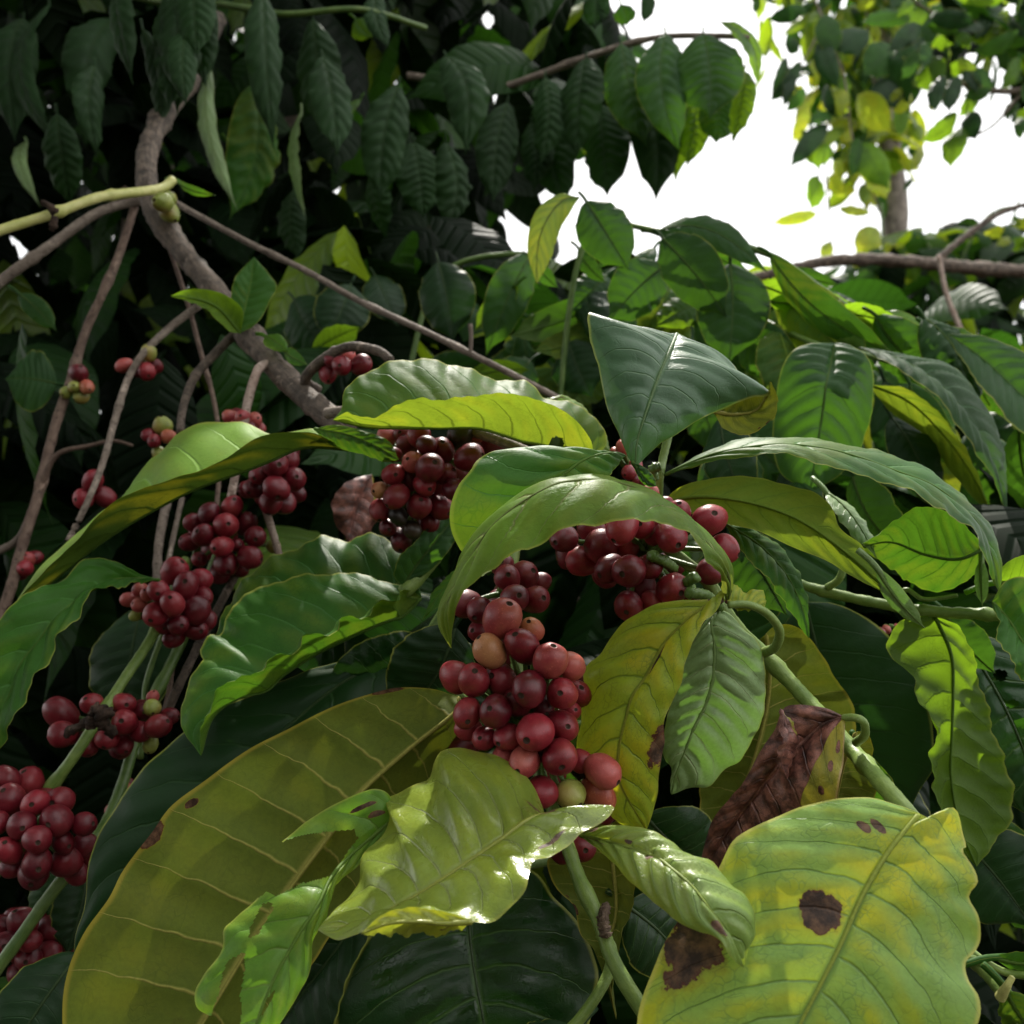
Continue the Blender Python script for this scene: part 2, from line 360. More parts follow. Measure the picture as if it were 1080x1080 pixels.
def bark_mat(name, c1, c2, scale=60., rough=.75, bump=.8, stretch=1., spec=.4, spots=.3):
    m, nt, out = new_mat(name); B = NB(nt); L = nt.links.new
    tc = B.n('ShaderNodeTexCoord'); o = tc.outputs['Object']
    mp = B.n('ShaderNodeMapping'); L(tc.outputs['UV'], mp.inputs[0]); mp.inputs['Scale'].default_value = (12, 9*stretch, 1)
    n1 = B.noise(o, scale, 5, .65); n2 = B.noise(mp.outputs[0], 3., 4); n3 = B.noise(o, scale*5, 4, .7)
    col = B.mix(B.rng(B.math('ADD', B.math('MULTIPLY', n1, .6), B.math('MULTIPLY', n2, .4)), .35, .68), c1, c2)
    if rough > .7:
        m2 = B.n('ShaderNodeMapping'); L(tc.outputs['UV'], m2.inputs[0]); m2.inputs['Scale'].default_value = (70, 5, 1)
        rg = B.noise(m2.outputs[0], 1., 3, .6); col = B.mix(B.math('MULTIPLY', B.rng(rg, .52, .70), .6), col, tuple(c*.35 for c in c1))
        lc = B.noise(o, scale*.8, 4, .7, .5); col = B.mix(B.math('MULTIPLY', B.rng(lc, .58, .66), .5), col, tuple(min(1, c*1.9+.03) for c in c2))
        n1 = B.math('ADD', n1, B.math('MULTIPLY', B.rng(rg, .5, .7), -.5))
    col = B.mix(B.math('MULTIPLY', B.rng(n3, .6, .75), spots), col, tuple(c*.3 for c in c1))
    pr = B.n('ShaderNodeBsdfPrincipled'); L(col, pr.inputs['Base Color']); pr.inputs['Roughness'].default_value = rough
    pr.inputs['Specular IOR Level'].default_value = spec
    bp = B.n('ShaderNodeBump'); bp.inputs['Strength'].default_value = bump; bp.inputs['Distance'].default_value = .0028
    L(B.math('ADD', B.math('MULTIPLY', n1, .7), B.math('MULTIPLY', n3, .5)), bp.inputs['Height']); L(bp.outputs[0], pr.inputs['Normal'])
    L(pr.outputs[0], out.inputs[0]); MAT[name] = m
bark_mat('bark', (.05, .038, .028), (.20, .15, .115), 95., bump=1.)
bark_mat('greybark', (.12, .09, .068), (.28, .225, .18))
bark_mat('redbark', (.085, .05, .035), (.22, .15, .11))
bark_mat('palebark', (.26, .18, .14), (.48, .38, .32))
bark_mat('greenstem', (.10, .17, .03), (.21, .29, .07), 90., .42, .25, spots=.25)
bark_mat('limestem', (.34, .36, .09), (.55, .52, .22), 70., .45, .25)
bark_mat('greentwig', (.06, .12, .02), (.13, .20, .05), 90., .4, .25)
bark_mat('dryflower', (.02, .012, .008), (.09, .05, .03), 150., .9)
bark_mat('palm', (.16, .13, .11), (.32, .27, .23), 20.)
bark_mat('soil', (.02, .014, .009), (.06, .042, .025), 6., .95)

def cherry_mat(name, c1, c2, c3, f3=.3, rough=.32):
    m, nt, out = new_mat(name); B = NB(nt); L = nt.links.new
    tc = B.n('ShaderNodeTexCoord'); oi = B.n('ShaderNodeObjectInfo'); o = tc.outputs['Object']
    ad = B.n('ShaderNodeVectorMath', operation='ADD'); L(o, ad.inputs[0]); L(oi.outputs['Random'], ad.inputs[1])
    v = ad.outputs[0]
    n1 = B.noise(v, 130., 3); n2 = B.noise(v, 1500., 3, .7); n3 = B.noise(v, 420., 4, .65)
    f = B.math('ADD', B.math('MULTIPLY', n1, .8), B.math('MULTIPLY', oi.outputs['Random'], .4))
    col = B.mix(B.rng(f, .35, .8), c1, c2)
    sx = B.n('ShaderNodeSeparateXYZ'); L(o, sx.inputs[0])
    g = B.rng(B.math('ADD', B.math('MULTIPLY', sx.outputs[0], 90.), n1), .3, 1.2)
    col = B.mix(B.math('MULTIPLY', g, f3), col, c3)
    col = B.mix(B.math('MULTIPLY', B.rng(n2, .56, .72), .35), col, tuple(min(1, c*2.2+.03) for c in c2))
    col = B.mix(B.math('MULTIPLY', B.rng(n3, .66, .74), .6), col, (.05, .02, .015))
    pr = B.n('ShaderNodeBsdfPrincipled'); L(col, pr.inputs['Base Color'])
    B.set(pr.inputs['Roughness'], B.math('ADD', B.math('MULTIPLY', n3, .3), rough-.1)); pr.inputs['Specular IOR Level'].default_value = .45
    bp = B.n('ShaderNodeBump'); bp.inputs['Strength'].default_value = .25; bp.inputs['Distance'].default_value = .0004
    L(B.math('ADD', n3, n2), bp.inputs['Height']); L(bp.outputs[0], pr.inputs['Normal'])
    L(pr.outputs[0], out.inputs[0]); MAT[name] = m
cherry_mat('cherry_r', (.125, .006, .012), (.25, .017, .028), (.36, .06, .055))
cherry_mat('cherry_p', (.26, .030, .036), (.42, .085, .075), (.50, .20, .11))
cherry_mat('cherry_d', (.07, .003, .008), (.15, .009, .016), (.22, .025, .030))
cherry_mat('cherry_o', (.38, .09, .05), (.46, .20, .09), (.40, .07, .05), .9)
cherry_mat('cherry_g', (.16, .20, .03), (.30, .33, .07), (.36, .16, .06), .45)
cherry_mat('cherry_k', (.012, .008, .006), (.035, .02, .012), (.03, .03, .01))

# ------------------------------------------------------------ cherries
def cherry_mesh(kind, seed):
    r_ = np.random.default_rng(seed); K = 24; prof = []
    for a in np.linspace(0, math.pi, 16):
        prof.append((math.sin(a), math.cos(a)*1.06))
    # scar with a raised ring at the +z pole
    top = [(0.0, .97), (.07, .97), (.13, .99), (.18, 1.05), (.24, 1.03)]
    prof = top+[p for p in prof if p[0] > .30 and p[1] > 0]+[p for p in prof if p[1] <= 0 and p[0] > .01]+[(0., -1.05)]
    V = []; 
    for (r, z) in prof:
        for k in range(K):
            an = 2*math.pi*k/K
            V.append((r*math.cos(an)*1.0, r*math.sin(an)*.94, z))
    V = np.array(V); V *= (1+.045*np.sin(V[:, :1]*2.1+seed)+.035*np.sin(V[:, 1:2]*3+seed*2)+.03*np.sin(V[:, 2:3]*3.5+seed*3)+.012*np.sin(V[:, :1]*7+V[:, 2:3]*5+seed))
    n = len(prof); idx = np.arange(n*K).reshape(n, K); nx = np.roll(idx, -1, 1)
    f = np.stack([idx[:-1], idx[1:], nx[1:], nx[:-1]], -1).reshape(-1, 4)
    me = bpy.data.meshes.new('cherry'); me.from_pydata((V*.00675).tolist(), [], f.tolist())
    me.materials.append(MAT['cherry_'+kind]); me.materials.append(MAT['dryflower'])
    mi = np.zeros(len(f), np.int32); mi[:3*K] = 1
    me.polygons.foreach_set('material_index', mi); me.polygons.foreach_set('use_smooth', np.ones(len(f), bool)); me.update()
    return me
CM = {k: [cherry_mesh(k, i+3) for i in range(6)] for k in 'rpdogk'}

def cluster(parent, D, items, spread=.9, extra=6, label=None, axis=None):
    """items: (px, py, diameter px, kind). Depths are solved so that the fruits pack without overlapping."""
    it = [(i[0], i[1], i[2]*(1.13 if i[2] < 34 else 1.02), i[3] if len(i) == 4 else 'r') for i in items]
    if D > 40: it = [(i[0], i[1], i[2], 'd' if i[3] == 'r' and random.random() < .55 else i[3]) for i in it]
    cx = np.mean([i[0] for i in it]); cy = np.mean([i[1] for i in it])
    R = max(max(abs(i[0]-cx), abs(i[1]-cy)) for i in it)+8
    dmax = np.percentile([i[2] for i in it], 85)
    arr = []
    for (x, y, s, k) in it:
        q = ((x-cx)**2+(y-cy)**2)/(R*R)
        d = D+min(q, 1.2)*R*D/F*spread+(dmax-min(s, dmax))/dmax*1.6
        arr.append([x, y, d, s, k])
    for _ in range(extra):
        a = random.uniform(0, 6.28); rr = random.uniform(0, .6)*R
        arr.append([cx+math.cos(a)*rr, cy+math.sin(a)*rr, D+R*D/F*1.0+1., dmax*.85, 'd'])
    for itn in range(40):
        mv = False
        for i in range(len(arr)):
            for j in range(i+1, len(arr)):
                A, Bq = arr[i], arr[j]
                pa, pb = P(*A[:3]), P(*Bq[:3]); ra, rb = A[3]*A[2]/F/200, Bq[3]*Bq[2]/F/200
                dd = np.linalg.norm(pa-pb); need = .93*(ra+rb)
                if dd < need:
                    lat = math.sqrt(max(0, dd*dd-((A[2]-Bq[2])/100)**2)); dz = math.sqrt(max(0, need**2-lat**2))*100
                    back, fr = (A, Bq) if A[2] >= Bq[2] else (Bq, A)
                    back[2] = back[2]+min((fr[2]+dz-back[2]), .25); mv = True
        if not mv: break
    cen = P(cx, cy, np.mean([a[2] for a in arr])+.6)
    b = Buf()
    for A in arr:
        p = P(*A[:3]); mid = cen+(p-cen)*.3+rng.normal(0, .001, 3)
        tube_add(b, spline([cen+rng.normal(0, .0012, 3), mid, p+(cen-p)*.15], 8), np.linspace(.0016, .0009, 8), K=6)
    co = b.build('cherry_cluster', MAT['greentwig'], parent)
    if label: co['label'] = label
    for A in arr:
        p = P(*A[:3]); r = A[3]*A[2]/F/200
        o = bpy.data.objects.new('cherry', random.choice(CM[A[4]])); COL.objects.link(o)
        out = nz(p-cen); ax = nz(out+rng.normal(0, .45, 3)+nz(CAM-p)*.25)
        qd = Vector(ax).to_track_quat('Z', 'Y')
        o.rotation_mode = 'QUATERNION'; o.rotation_quaternion = qd @ Matrix.Rotation(random.uniform(0, 6.28), 4, 'Z').to_quaternion()
        o.location = Vector(p-np.array(co['_o'])); sc = r/.00675
        o.scale = (sc*random.uniform(.95, 1.03), sc*random.uniform(.93, 1.03), sc*random.uniform(.94, 1.12)); o.parent = co
    return co

def thing(name, label, cat, at, group=None):
    o = bpy.data.objects.new(name, None); COL.objects.link(o)
    p = P(*at); o.location = Vector(p); o['_o'] = p.tolist(); o.empty_display_size = .02
    o['label'] = label; o['category'] = cat
    if group: o['group'] = group
    return o
def dep(a, d):
    """append depth(s) to 2-D points: d is a list of depths interpolated along the list"""
    u = np.linspace(0, 1, len(a)); dd = np.interp(u, np.linspace(0, 1, len(d)), d)
    return [(p[0], p[1], q) for p, q in zip(a, dd)]

# ============================================================ FOREGROUND RIGHT BRANCH
t = thing('coffee_branch', 'green coffee stem bearing a yellow spotted leaf and a curled dead brown leaf', 'coffee branch', (968, 861, 30), 'fruiting coffee branches')
stem(t, 'greenstem', [(700,575,41),(745,612,40.5),(762,640,40),(783,668,39.5),(806,690,39),(850,737,37.5),(885,775,36),(905,798,35),(935,832,32),(968,872,30.5),(1000,930,31)], 6.5, 10, (.36,.66))
stem(t, 'greenstem', [(806,688,38.6),(818,682,37.6),(822,665,37),(810,648,36.6),(790,638,36.4),(768,638,36.4)], 5.5, 4, name='petiole')
stem(t, 'greenstem', [(903,783,34.6),(912,775,33.8),(911,762,33.4),(902,757,33.6),(890,757,34)], 5, 4, name='petiole')
leaf3(t, 'spotted', N=90, W=16, label='broad yellow-green leaf with two dead brown spots',
  M=dep([(970,858),(939,895),(910,943),(887,995),(865,1039),(845,1078),(815,1140),(790,1190)], [29.5,28.5,27.5,27,26]),
  L=dep([(970,858),(945,848),(917,841),(884,843),(847,850),(810,865),(776,884),(760,912),(745,940),(713,974),(690,1020),(672,1080),(690,1150),(790,1190)], [29.5,30,30,29.5,29,28,26]),
  R=dep([(970,858),(985,865),(1000,852),(1010,856),(1017,880),(1019,893),(1014,897),(1026,915),(1030,931),(1022,945),(1032,965),(1036,990),(1030,1003),(1019,1015),(1022,1035),(1032,1055),(1028,1085),(980,1150),(880,1200),(790,1190)], [29.5,29.5,29,28.5,28,27,26]),
  nv=10, q=.0007, cup=.1, delta=.2)
leaf3(t, 'yellowing', N=80, W=14, label='yellow leaf with a brown torn margin beside the cherries', ruf=.001, rf=4,
  M=dep([(764,634),(749,637),(725,655),(701,679),(682,713),(667,735),(660,759),(653,790),(654,825),(682,876)], [36.5,35.8,35.3,35.2,35.5]),
  L=dep([(764,634),(744,633),(716,633),(691,639),(665,651),(646,667),(634,687),(620,699),(616,716),(620,732),(612,756),(608,785),(614,815),(632,850),(660,870),(682,876)], [36.5,36.6,37,37,36.8,35.5]),
  R=dep([(764,634),(764,622),(758,640),(744,655),(735,672),(724,696),(718,720),(708,742),(700,762),(701,785),(695,812),(693,842),(682,876)], [36.5,36,35.2,34.9,35,35.3,35.5]), q=.0012, cup=.3)
leaf3(t, 'yellowing', N=30, W=5, name='leaf_lobe', label='folded brown-edged lobe of the yellow leaf',
  M=dep([(764,634),(780,637),(795,638),(806,642)], [36.6,36.8]), L=dep([(764,634),(770,615),(785,624),(800,621),(808,630),(806,642)], [36.6,37.5,37]), R=dep([(764,634),(778,643),(793,644),(806,642)], [36.6,36.4,36.8]), nv=4)
leaf3(t, 'pale', N=80, W=14, label='pale green puckered leaf',
  M=dep([(760,645),(750,656),(753,679),(752,711),(744,742),(732,766),(720,797),(711,821),(708,838)], [39,38,37.8,38]),
  L=dep([(760,645),(745,655),(733,672),(718,700),(710,730),(703,760),(698,786),(702,803),(709,812),(708,838)], [39,38.4,38.2,38]),
  R=dep([(760,645),(770,648),(785,663),(800,679),(807,703),(808,730),(804,755),(798,773),(791,786),(777,805),(763,813),(755,822),(744,831),(730,831),(708,838)], [39,38.4,38.2,38.4,38]), q=.0019, cup=.2, nv=12, delta=.12)
leaf3(t, 'withered', N=70, W=14, label='curled dead leaf, brown with a yellow strip', ruf=.0006, rf=4,
  M=dep([(892,756),(872,762),(852,778),(824,804),(795,840),(765,880),(735,925)], [34,34.6,35,36,37]),
  L=dep([(892,756),(870,747),(845,743),(829,745),(822,756),(817,770),(806,786),(795,805),(786,821),(771,841),(750,868),(735,925)], [34,35,35,35.5,37]),
  R=dep([(892,756),(891,775),(888,810),(884,835),(878,865),(840,890),(790,920),(735,925)], [34,33.4,33,34,36,37]), q=.0012, cup=.35, nv=8)
leaf3(t, 'withered', N=30, W=5, name='leaf_lobe', label='dry curled margin of the dead leaf', 
  M=dep([(823,747),(828,765),(832,780),(826,790),(823,805),(830,822)], [34.2,33.8,34]), L=dep([(823,747),(822,768),(825,782),(820,792),(819,806),(830,822)], [34.2,33.6,34]),
  R=dep([(823,747),(838,765),(842,780),(838,795),(834,808),(830,822)], [34.2,34.6,34.4]), nv=4)
leaf3(t, 'olive', N=80, W=14, label='olive leaf underside with raised veins', ruf=.0015, rf=6,
  M=dep([(808,668),(812,710),(808,750),(795,800),(778,845),(758,895)], [41,42,43]),
  L=dep([(808,668),(790,690),(775,740),(762,790),(742,815),(738,850),(758,895)], [41,43,44,43]),
  R=dep([(808,668),(822,659),(840,661),(858,677),(872,699),(878,712),(886,722),(901,744),(898,775),(870,815),(820,860),(758,895)], [41,41.5,42,43,43]), face='Runder', nv=8, q=.0018)
leaf3(t, 'olive', N=40, W=8, 
  M=dep([(903,772),(892,800),(885,830),(880,860)], [37,40]), L=dep([(903,772),(885,790),(870,815),(862,840),(880,860)], [37,40]),
  R=dep([(903,772),(915,773),(921,790),(915,808),(925,835),(910,850),(880,860)], [37,40]), face='Runder', nv=6)
leafp(t, 'fresh', 905,790,40, 930,880,42, 60, roll=20, label='light green leaf behind the stem')
cluster(t, 38, [(748,549,38),(763,579,30),(750,602,27,'d'),(714,542,26),(685,523,20,'p'),(708,566,32),(691,563,24),(677,556,26),(656,556,30),(633,576,33),(661,577,24),(615,592,30),(624,559,28),(642,600,30,'d'),(663,602,36,'d'),(686,597,26,'d'),(677,620,27,'d'),(709,620,32),(662,638,30),(688,636,24),(594,568,27,'d'),(600,585,26,'d'),(724,626,18,'d'),(700,535,22),(730,640,22,'d')], extra=8, label='loose cluster of dark red cherries under the arching leaf', spread=.5)
for q in [((686,585,38),(700,592,38.5),(712,600,39)), ((725,625,37.5),(745,628,38),(760,640,39)), ((735,608,37.6),(725,615,38),(735,628,38.5))]:
    stem(t, 'greentwig', q, 6, 5, name='fruit_stalk', lump=.3)
leaf3(t, 'arched', N=80, W=12, label='arching olive-green leaf bent over the cherries', ruf=.0008, rf=7,
  M=dep([(766,637),(769,618),(764,600),(745,573),(715,542),(680,519),(637,507),(600,508),(577,515),(543,535),(516,559),(497,588),(483,615),(470,645),(476,684)], [37,34.5,33.5,32,31.5,31.5,32]),
  L=dep([(766,637),(772,618),(768,592),(750,568),(715,545),(680,528),(637,520),(600,520),(560,530),(530,548),(505,572),(490,592),(480,617),(466,641),(463,658),(476,684)], [37,36,36,36,35,34,33,32]),
  R=dep([(766,637),(762,622),(757,602),(745,590),(728,566),(712,556),(695,549),(675,551),(656,549),(627,553),(594,559),(560,579),(548,581),(524,597),(509,605),(492,624),(483,636),(477,658),(476,684)], [37,33.6,32.5,31,30.5,30.3,31,32]), face='Rtop', q=.0014, cup=.2, nv=9)

# ============================================================ MAIN CLUSTER BRANCH
t = thing('coffee_branch', 'coffee stem at bottom centre below the big cluster of red cherries and glossy leaf', 'coffee branch', (632, 975, 34), 'fruiting coffee branches')
stem(t, 'greenstem', [(545,560,41),(540,620,39.5),(545,700,38.5),(560,790,38),(597,888,36),(612,930,35),(632,972,34),(650,1020,33),(690,1085,32),(730,1150,31)], 5.5, 9, (.14,.36,.69))
stem(t, 'greenstem', [(633,985,34.2),(645,1000,34.3),(642,1025,34),(628,1052,33.5),(602,1085,33),(560,1120,33)], 6, 6, name='petiole')
stem(t, 'redbark', [(640,955,34.2),(636,968,33.6),(640,988,33.3)], 4, 6, name='dry_bract', lump=.7)
stem(t, 'dryflower', [(606,800,37),(612,812,36.2),(618,812,36)], 6, 8, name='dry_bract', lump=.8)
cluster(t, 34.3, [(528,653,42,'p'),(561,665,24,'o'),(551,682,39),(516,687,30,'o'),(581,697,38,'p'),(602,702,27,'p'),(481,714,32),(500,718,31),(529,717,33),(559,727,39,'d'),(593,732,31),(609,732,27),(602,750,20),(493,751,29),(523,750,36,'d'),(494,769,26),(512,778,24),(535,777,28),(565,772,40),(593,765,32),(590,799,40),(553,803,35,'p'),(531,799,24,'p'),(612,803,22),(636,813,37,'p'),(571,836,36),(602,838,30,'g'),(631,837,37,'o'),(637,852,32),(573,745,24,'d'),(612,893,34,'d'),(592,899,22,'d'),(575,790,26,'d'),(545,740,28,'d')], extra=12, spread=.45, label='big dusty cluster of ripe red cherries with a few green ones')
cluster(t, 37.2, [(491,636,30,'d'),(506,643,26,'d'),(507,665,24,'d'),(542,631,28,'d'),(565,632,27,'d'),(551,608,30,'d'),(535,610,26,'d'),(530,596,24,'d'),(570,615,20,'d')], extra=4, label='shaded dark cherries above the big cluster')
leaf3(t, 'glossy', N=90, W=16, label='glossy pale leaf with sun glare at the foot of the cluster', ruf=.0006, rf=5,
  M=dep([(590,858),(560,863),(530,884),(500,905),(470,925),(440,944),(405,962),(370,975),(335,981)], [31.2,30.3,29.6,29.1,28.8]),
  L=dep([(590,858),(578,870),(572,850),(562,828),(545,808),(525,797),(500,792),(480,790),(466,793),(458,806),(452,820),(438,826),(420,835),(407,845),(411,862),(404,880),(388,893),(381,910),(378,932),(360,952),(346,968),(335,981)], [31.2,34,35,35.3,34.9,33.8,32,28.8]),
  R=dep([(590,858),(615,852),(640,848),(648,850),(642,862),(628,872),(612,880),(598,893),(580,902),(562,908),(558,922),(556,938),(542,955),(528,966),(512,972),(490,971),(465,964),(440,962),(410,966),(385,980),(360,990),(345,987),(335,981)], [31.2,31.2,30.4,29.3,28,27.5,27.4,28,28.8]), face='Ltop', q=.0013, cup=.05, nv=11)
leaf3(t, 'glossy', N=40, W=5, name='leaf_lobe', label='bright yellow rolled margin of the glossy leaf', nv=5,
  M=dep([(500,972),(470,974),(440,972),(410,974),(380,985)], [27,26.8,26.6]), L=dep([(500,972),(470,962),(435,957),(405,964),(380,985)], [27,27,26.6]), R=dep([(500,972),(475,984),(440,986),(405,986),(380,985)], [27,28,26.6]), face='Lunder')
leaf3(t, 'flecked', N=70, W=12, label='narrow pale leaf with small brown flecks', ruf=.0005,
  M=dep([(610,880),(648,889),(689,903),(708,916),(730,935),(749,960),(764,981),(784,1021)], [32,29.5,28,27,27.3]),
  L=dep([(610,880),(630,873),(653,870),(682,874),(703,885),(730,903),(749,909),(766,926),(783,943),(796,962),(797,984),(788,1003),(784,1021)], [32,30.5,29.5,28.6,27.8,27.3]),
  R=dep([(610,880),(629,895),(648,911),(660,926),(677,940),(696,957),(715,972),(735,982),(754,988),(768,1005),(777,1015),(784,1021)], [32,30,28.5,27.2,26.6,27.3]), q=.0014, nv=10, cup=.25)
leaf3(t, 'olive', N=50, W=8, label='shaded olive leaf hanging behind the stem',
  M=dep([(640,850),(645,900),(650,960),(640,1010),(650,1075)], [38,37.5,37]), L=dep([(640,850),(605,880),(578,905),(585,935),(605,955),(612,985),(628,1005),(650,1075)], [38,38,37.5,37]),
  R=dep([(640,850),(670,880),(672,920),(665,960),(655,990),(645,1030),(650,1075)], [38,37,36.6,37]), face='Lunder', nv=8)
leafp(t, 'deep', 610,1085,36, 560,1160,34, 90, roll=0)
leafp(t, 'wetdark', 660,955,38, 722,1020,39, 90, roll=-20)
leafp(t, 'wetdark', 680,860,41, 745,920,42, 95, roll=15)
leafp(t, 'fresh', 590,700,46, 640,860,44, 90, roll=30)

# ============================================================ BOTTOM LEFT: olive leaf, eaten leaf and wet leaves
t = thing('coffee_branch', 'shoot at bottom left with a huge olive leaf seen from below', 'coffee branch', (484, 732, 42), 'leafy coffee shoots')
stem(t, 'greenstem', [(560,790,41),(520,765,41.5),(484,732,40.5)], 5, 4, name='petiole')
leaf3(t, 'olive', N=110, W=20, label='huge olive-yellow leaf underside with raised veins',
  M=dep([(484,734),(480,751),(433,789),(381,836),(352,876),(307,936),(259,1006),(226,1060),(180,1130),(120,1200)], [40,38,36.5,34.5,33]),
  L=dep([(484,734),(455,727),(425,725),(400,729),(352,745),(304,769),(259,792),(219,821),(181,850),(159,880),(130,917),(115,947),(89,984),(70,1028),(66,1080),(75,1140),(120,1200)], [40,38.5,37,35.5,34,33]),
  R=dep([(484,734),(487,765),(465,810),(430,870),(390,930),(340,1000),(280,1080),(200,1160),(120,1200)], [40,40,39,37,35,33]), face='Lunder', q=.0014, cup=.12, nv=12, delta=.02)
t = thing('coffee_branch', 'insect-eaten bright green leaf on a shoot over the huge olive leaf', 'coffee branch', (405, 868, 33), 'leafy coffee shoots')
stem(t, 'greenstem', [(470,860,37),(440,862,36),(408,866,34.8)], 4, 3, name='petiole')
H = [[(240,905),(275,905),(290,893),(301,886),(320,881),(344,877),(373,875),(378,884),(368,896),(356,916),(352,923),(318,932),(306,938),(290,945),(281,940),(272,948),(240,950)],
     [(285,952),(289,957),(282,969),(272,986),(262,990),(264,979),(272,962),(277,953)],
     [(241,1012),(258,1004),(259,1022),(253,1048),(255,1065),(252,1092),(215,1095),(224,1066),(230,1050),(235,1025)],
     [(290,1044),(288,1052),(277,1071),(272,1072),(279,1056)]]
leaf3(t, 'eaten', N=150, W=36, label='bright green leaf eaten to shreds by insects', cuts=H, ruf=.0006,
  M=dep([(415,862),(405,872),(368,904),(349,926),(335,955),(308,998),(284,1044),(270,1080),(250,1120)], [34.6,33.6,31.5,30,29]),
  L=dep([(415,862),(412,840),(395,832),(368,841),(335,858),(310,877),(290,897),(278,915),(283,930),(277,940),(250,968),(236,980),(234,1000),(215,1030),(206,1045),(207,1062),(218,1070),(228,1075),(236,1100),(250,1120)], [34.6,34.2,32.5,31,30,29]),
  R=dep([(415,862),(410,880),(380,911),(354,935),(344,964),(332,988),(327,1022),(315,1049),(296,1078),(275,1105),(250,1120)], [34.6,33.4,31.3,30,29]), q=.0010, nv=9)
t = thing('coffee_branch', 'shoot with wet blackish-green leaves at the bottom edge under the glossy leaf', 'coffee branch', (500, 925, 40), 'leafy coffee shoots')
stem(t, 'greentwig', [(597,905,41),(560,912,40.5),(500,925,39.5)], 5, 4, name='petiole')
leaf3(t, 'wetdark', N=70, W=12, label='wet dark green leaf',
  M=dep([(500,925),(495,972),(498,1009),(503,1040),(512,1090),(520,1165)], [39.5,38,36.5]),
  L=dep([(500,925),(440,945),(400,975),(375,1010),(360,1045),(352,1080),(380,1140),(520,1165)], [39.5,37.5,36,36.5]),
  R=dep([(500,925),(540,912),(567,922),(584,946),(608,970),(625,1005),(630,1040),(605,1110),(520,1165)], [39.5,39.5,38.5,36.5]), q=.0012, cup=.15, nv=9)
leaf3(t, 'deep', N=60, W=10, label='dark leaf with a yellowish margin',
  M=dep([(385,960),(345,1015),(310,1060),(280,1110),(260,1160)], [37.5,36]), L=dep([(385,960),(330,975),(290,1020),(255,1080),(240,1130),(260,1160)], [37.5,37,36]),
  R=dep([(385,960),(388,985),(378,1012),(366,1032),(359,1055),(350,1090),(310,1140),(260,1160)], [37.5,36,35.5,36]), q=.0012)
leafp(t, 'wetdark', 470,690,47, 330,730,45, 95, roll=-30)
t = thing('coffee_branch', 'shoot of large blackish leaves behind the upper edge of the huge olive leaf', 'coffee branch', (430, 690, 46), 'leafy coffee shoots')
stem(t, 'greentwig', [(470,640,48),(450,670,47),(430,690,46)], 5, 4, name='petiole')
leaf3(t, 'deep', N=70, W=12, label='long dark leaf behind the olive leaf',
  M=dep([(440,692),(370,715),(300,770),(200,860),(120,960),(78,1020)], [46,44,42,41]),
  L=dep([(440,692),(400,695),(340,702),(300,716),(259,737),(222,750),(189,775),(159,803),(126,843),(100,891),(91,924),(89,958),(80,985),(78,1020)], [46,45,44,42,41]),
  R=dep([(440,692),(430,740),(370,800),(300,880),(220,960),(150,1010),(78,1020)], [46,43,42,41]), q=.0016, cup=.2, ruf=.001)
leafp(t, 'deep', 85,1005,41, -5,1140,38, 90, roll=10)
leafp(t, 'mid', 20,1030,50, -20,1100,48, 60, roll=-20)
leafp(t, 'deep', 470,640,50, 360,720,49, 110, roll=-10)
leafp(t, 'deep', 490,700,47, 470,800,45, 100, roll=20)
leafp(t, 'deep', 150,640,60, 130,780,58, 90, roll=20)

# ============================================================ LEFT GREEN STEM WITH THREE CLUSTERS
t = thing('coffee_branch', 'straight green stem at lower left threading through clusters of red cherries', 'coffee branch', (105, 755, 47), 'fruiting coffee branches')
stem(t, 'greenstem', [(196,590,56),(180,630,54),(160,672,52),(130,718,49.5),(103,760,47),(75,802,46),(48,838,46),(15,890,46.5),(-30,960,46)], 5, 6.5, (.22,.48,.68))
cluster(t, 51, [(185,603,27),(212,611,23),(196,619,27),(168,623,22),(182,636,25),(215,629,19),(207,644,27),(164,648,24),(219,654,18),(188,659,20,'d'),(205,664,23,'d'),(183,673,19,'d'),(148,623,15,'p'),(136,632,15,'p'),(147,639,15,'p'),(142,649,11,'g'),(155,627,14,'p'),(172,658,20,'d')], label='ripe cluster at the top of the green stem')
cluster(t, 47.6, [(65,753,30),(66,774,27),(97,742,22),(129,742,24),(148,750,20,'d'),(131,762,25),(113,778,22),(93,787,20),(166,766,25),(148,772,20,'d'),(159,785,15,'g'),(161,747,17,'g'),(130,786,20,'d'),(179,755,16),(161,735,13,'p'),(84,775,20,'d')], spread=.2, extra=4, label='wide open cluster with dry flower remains')
for q in [((100,745,45),(108,752,44.6),(118,752,45)),((92,760,45.4),(82,768,45),(72,772,46)),((104,762,45),(112,768,45),(118,772,46)),((100,748,45),(95,756,44.8),(97,768,45)),((110,745,45),(104,755,44.5),(110,764,45))]:
    stem(t, 'dryflower', q, 4, 5, name='dry_flower', lump=.9, n=14)
cluster(t, 42, [(7,821,23),(31,824,28),(11,845,29),(37,847,27),(63,845,27,'d'),(22,871,27),(59,865,31),(39,885,26),(9,897,26),(89,869,23,'d'),(-4,868,24),(39,909,30,'d'),(70,908,29),(89,891,22,'d'),(66,888,24,'d'),(93,903,20,'d'),(35,922,28,'d'),(80,920,22,'d'),(-14,840,26),(-18,890,28),(12,915,22,'d')], label='heavy cluster of red cherries at the left edge')
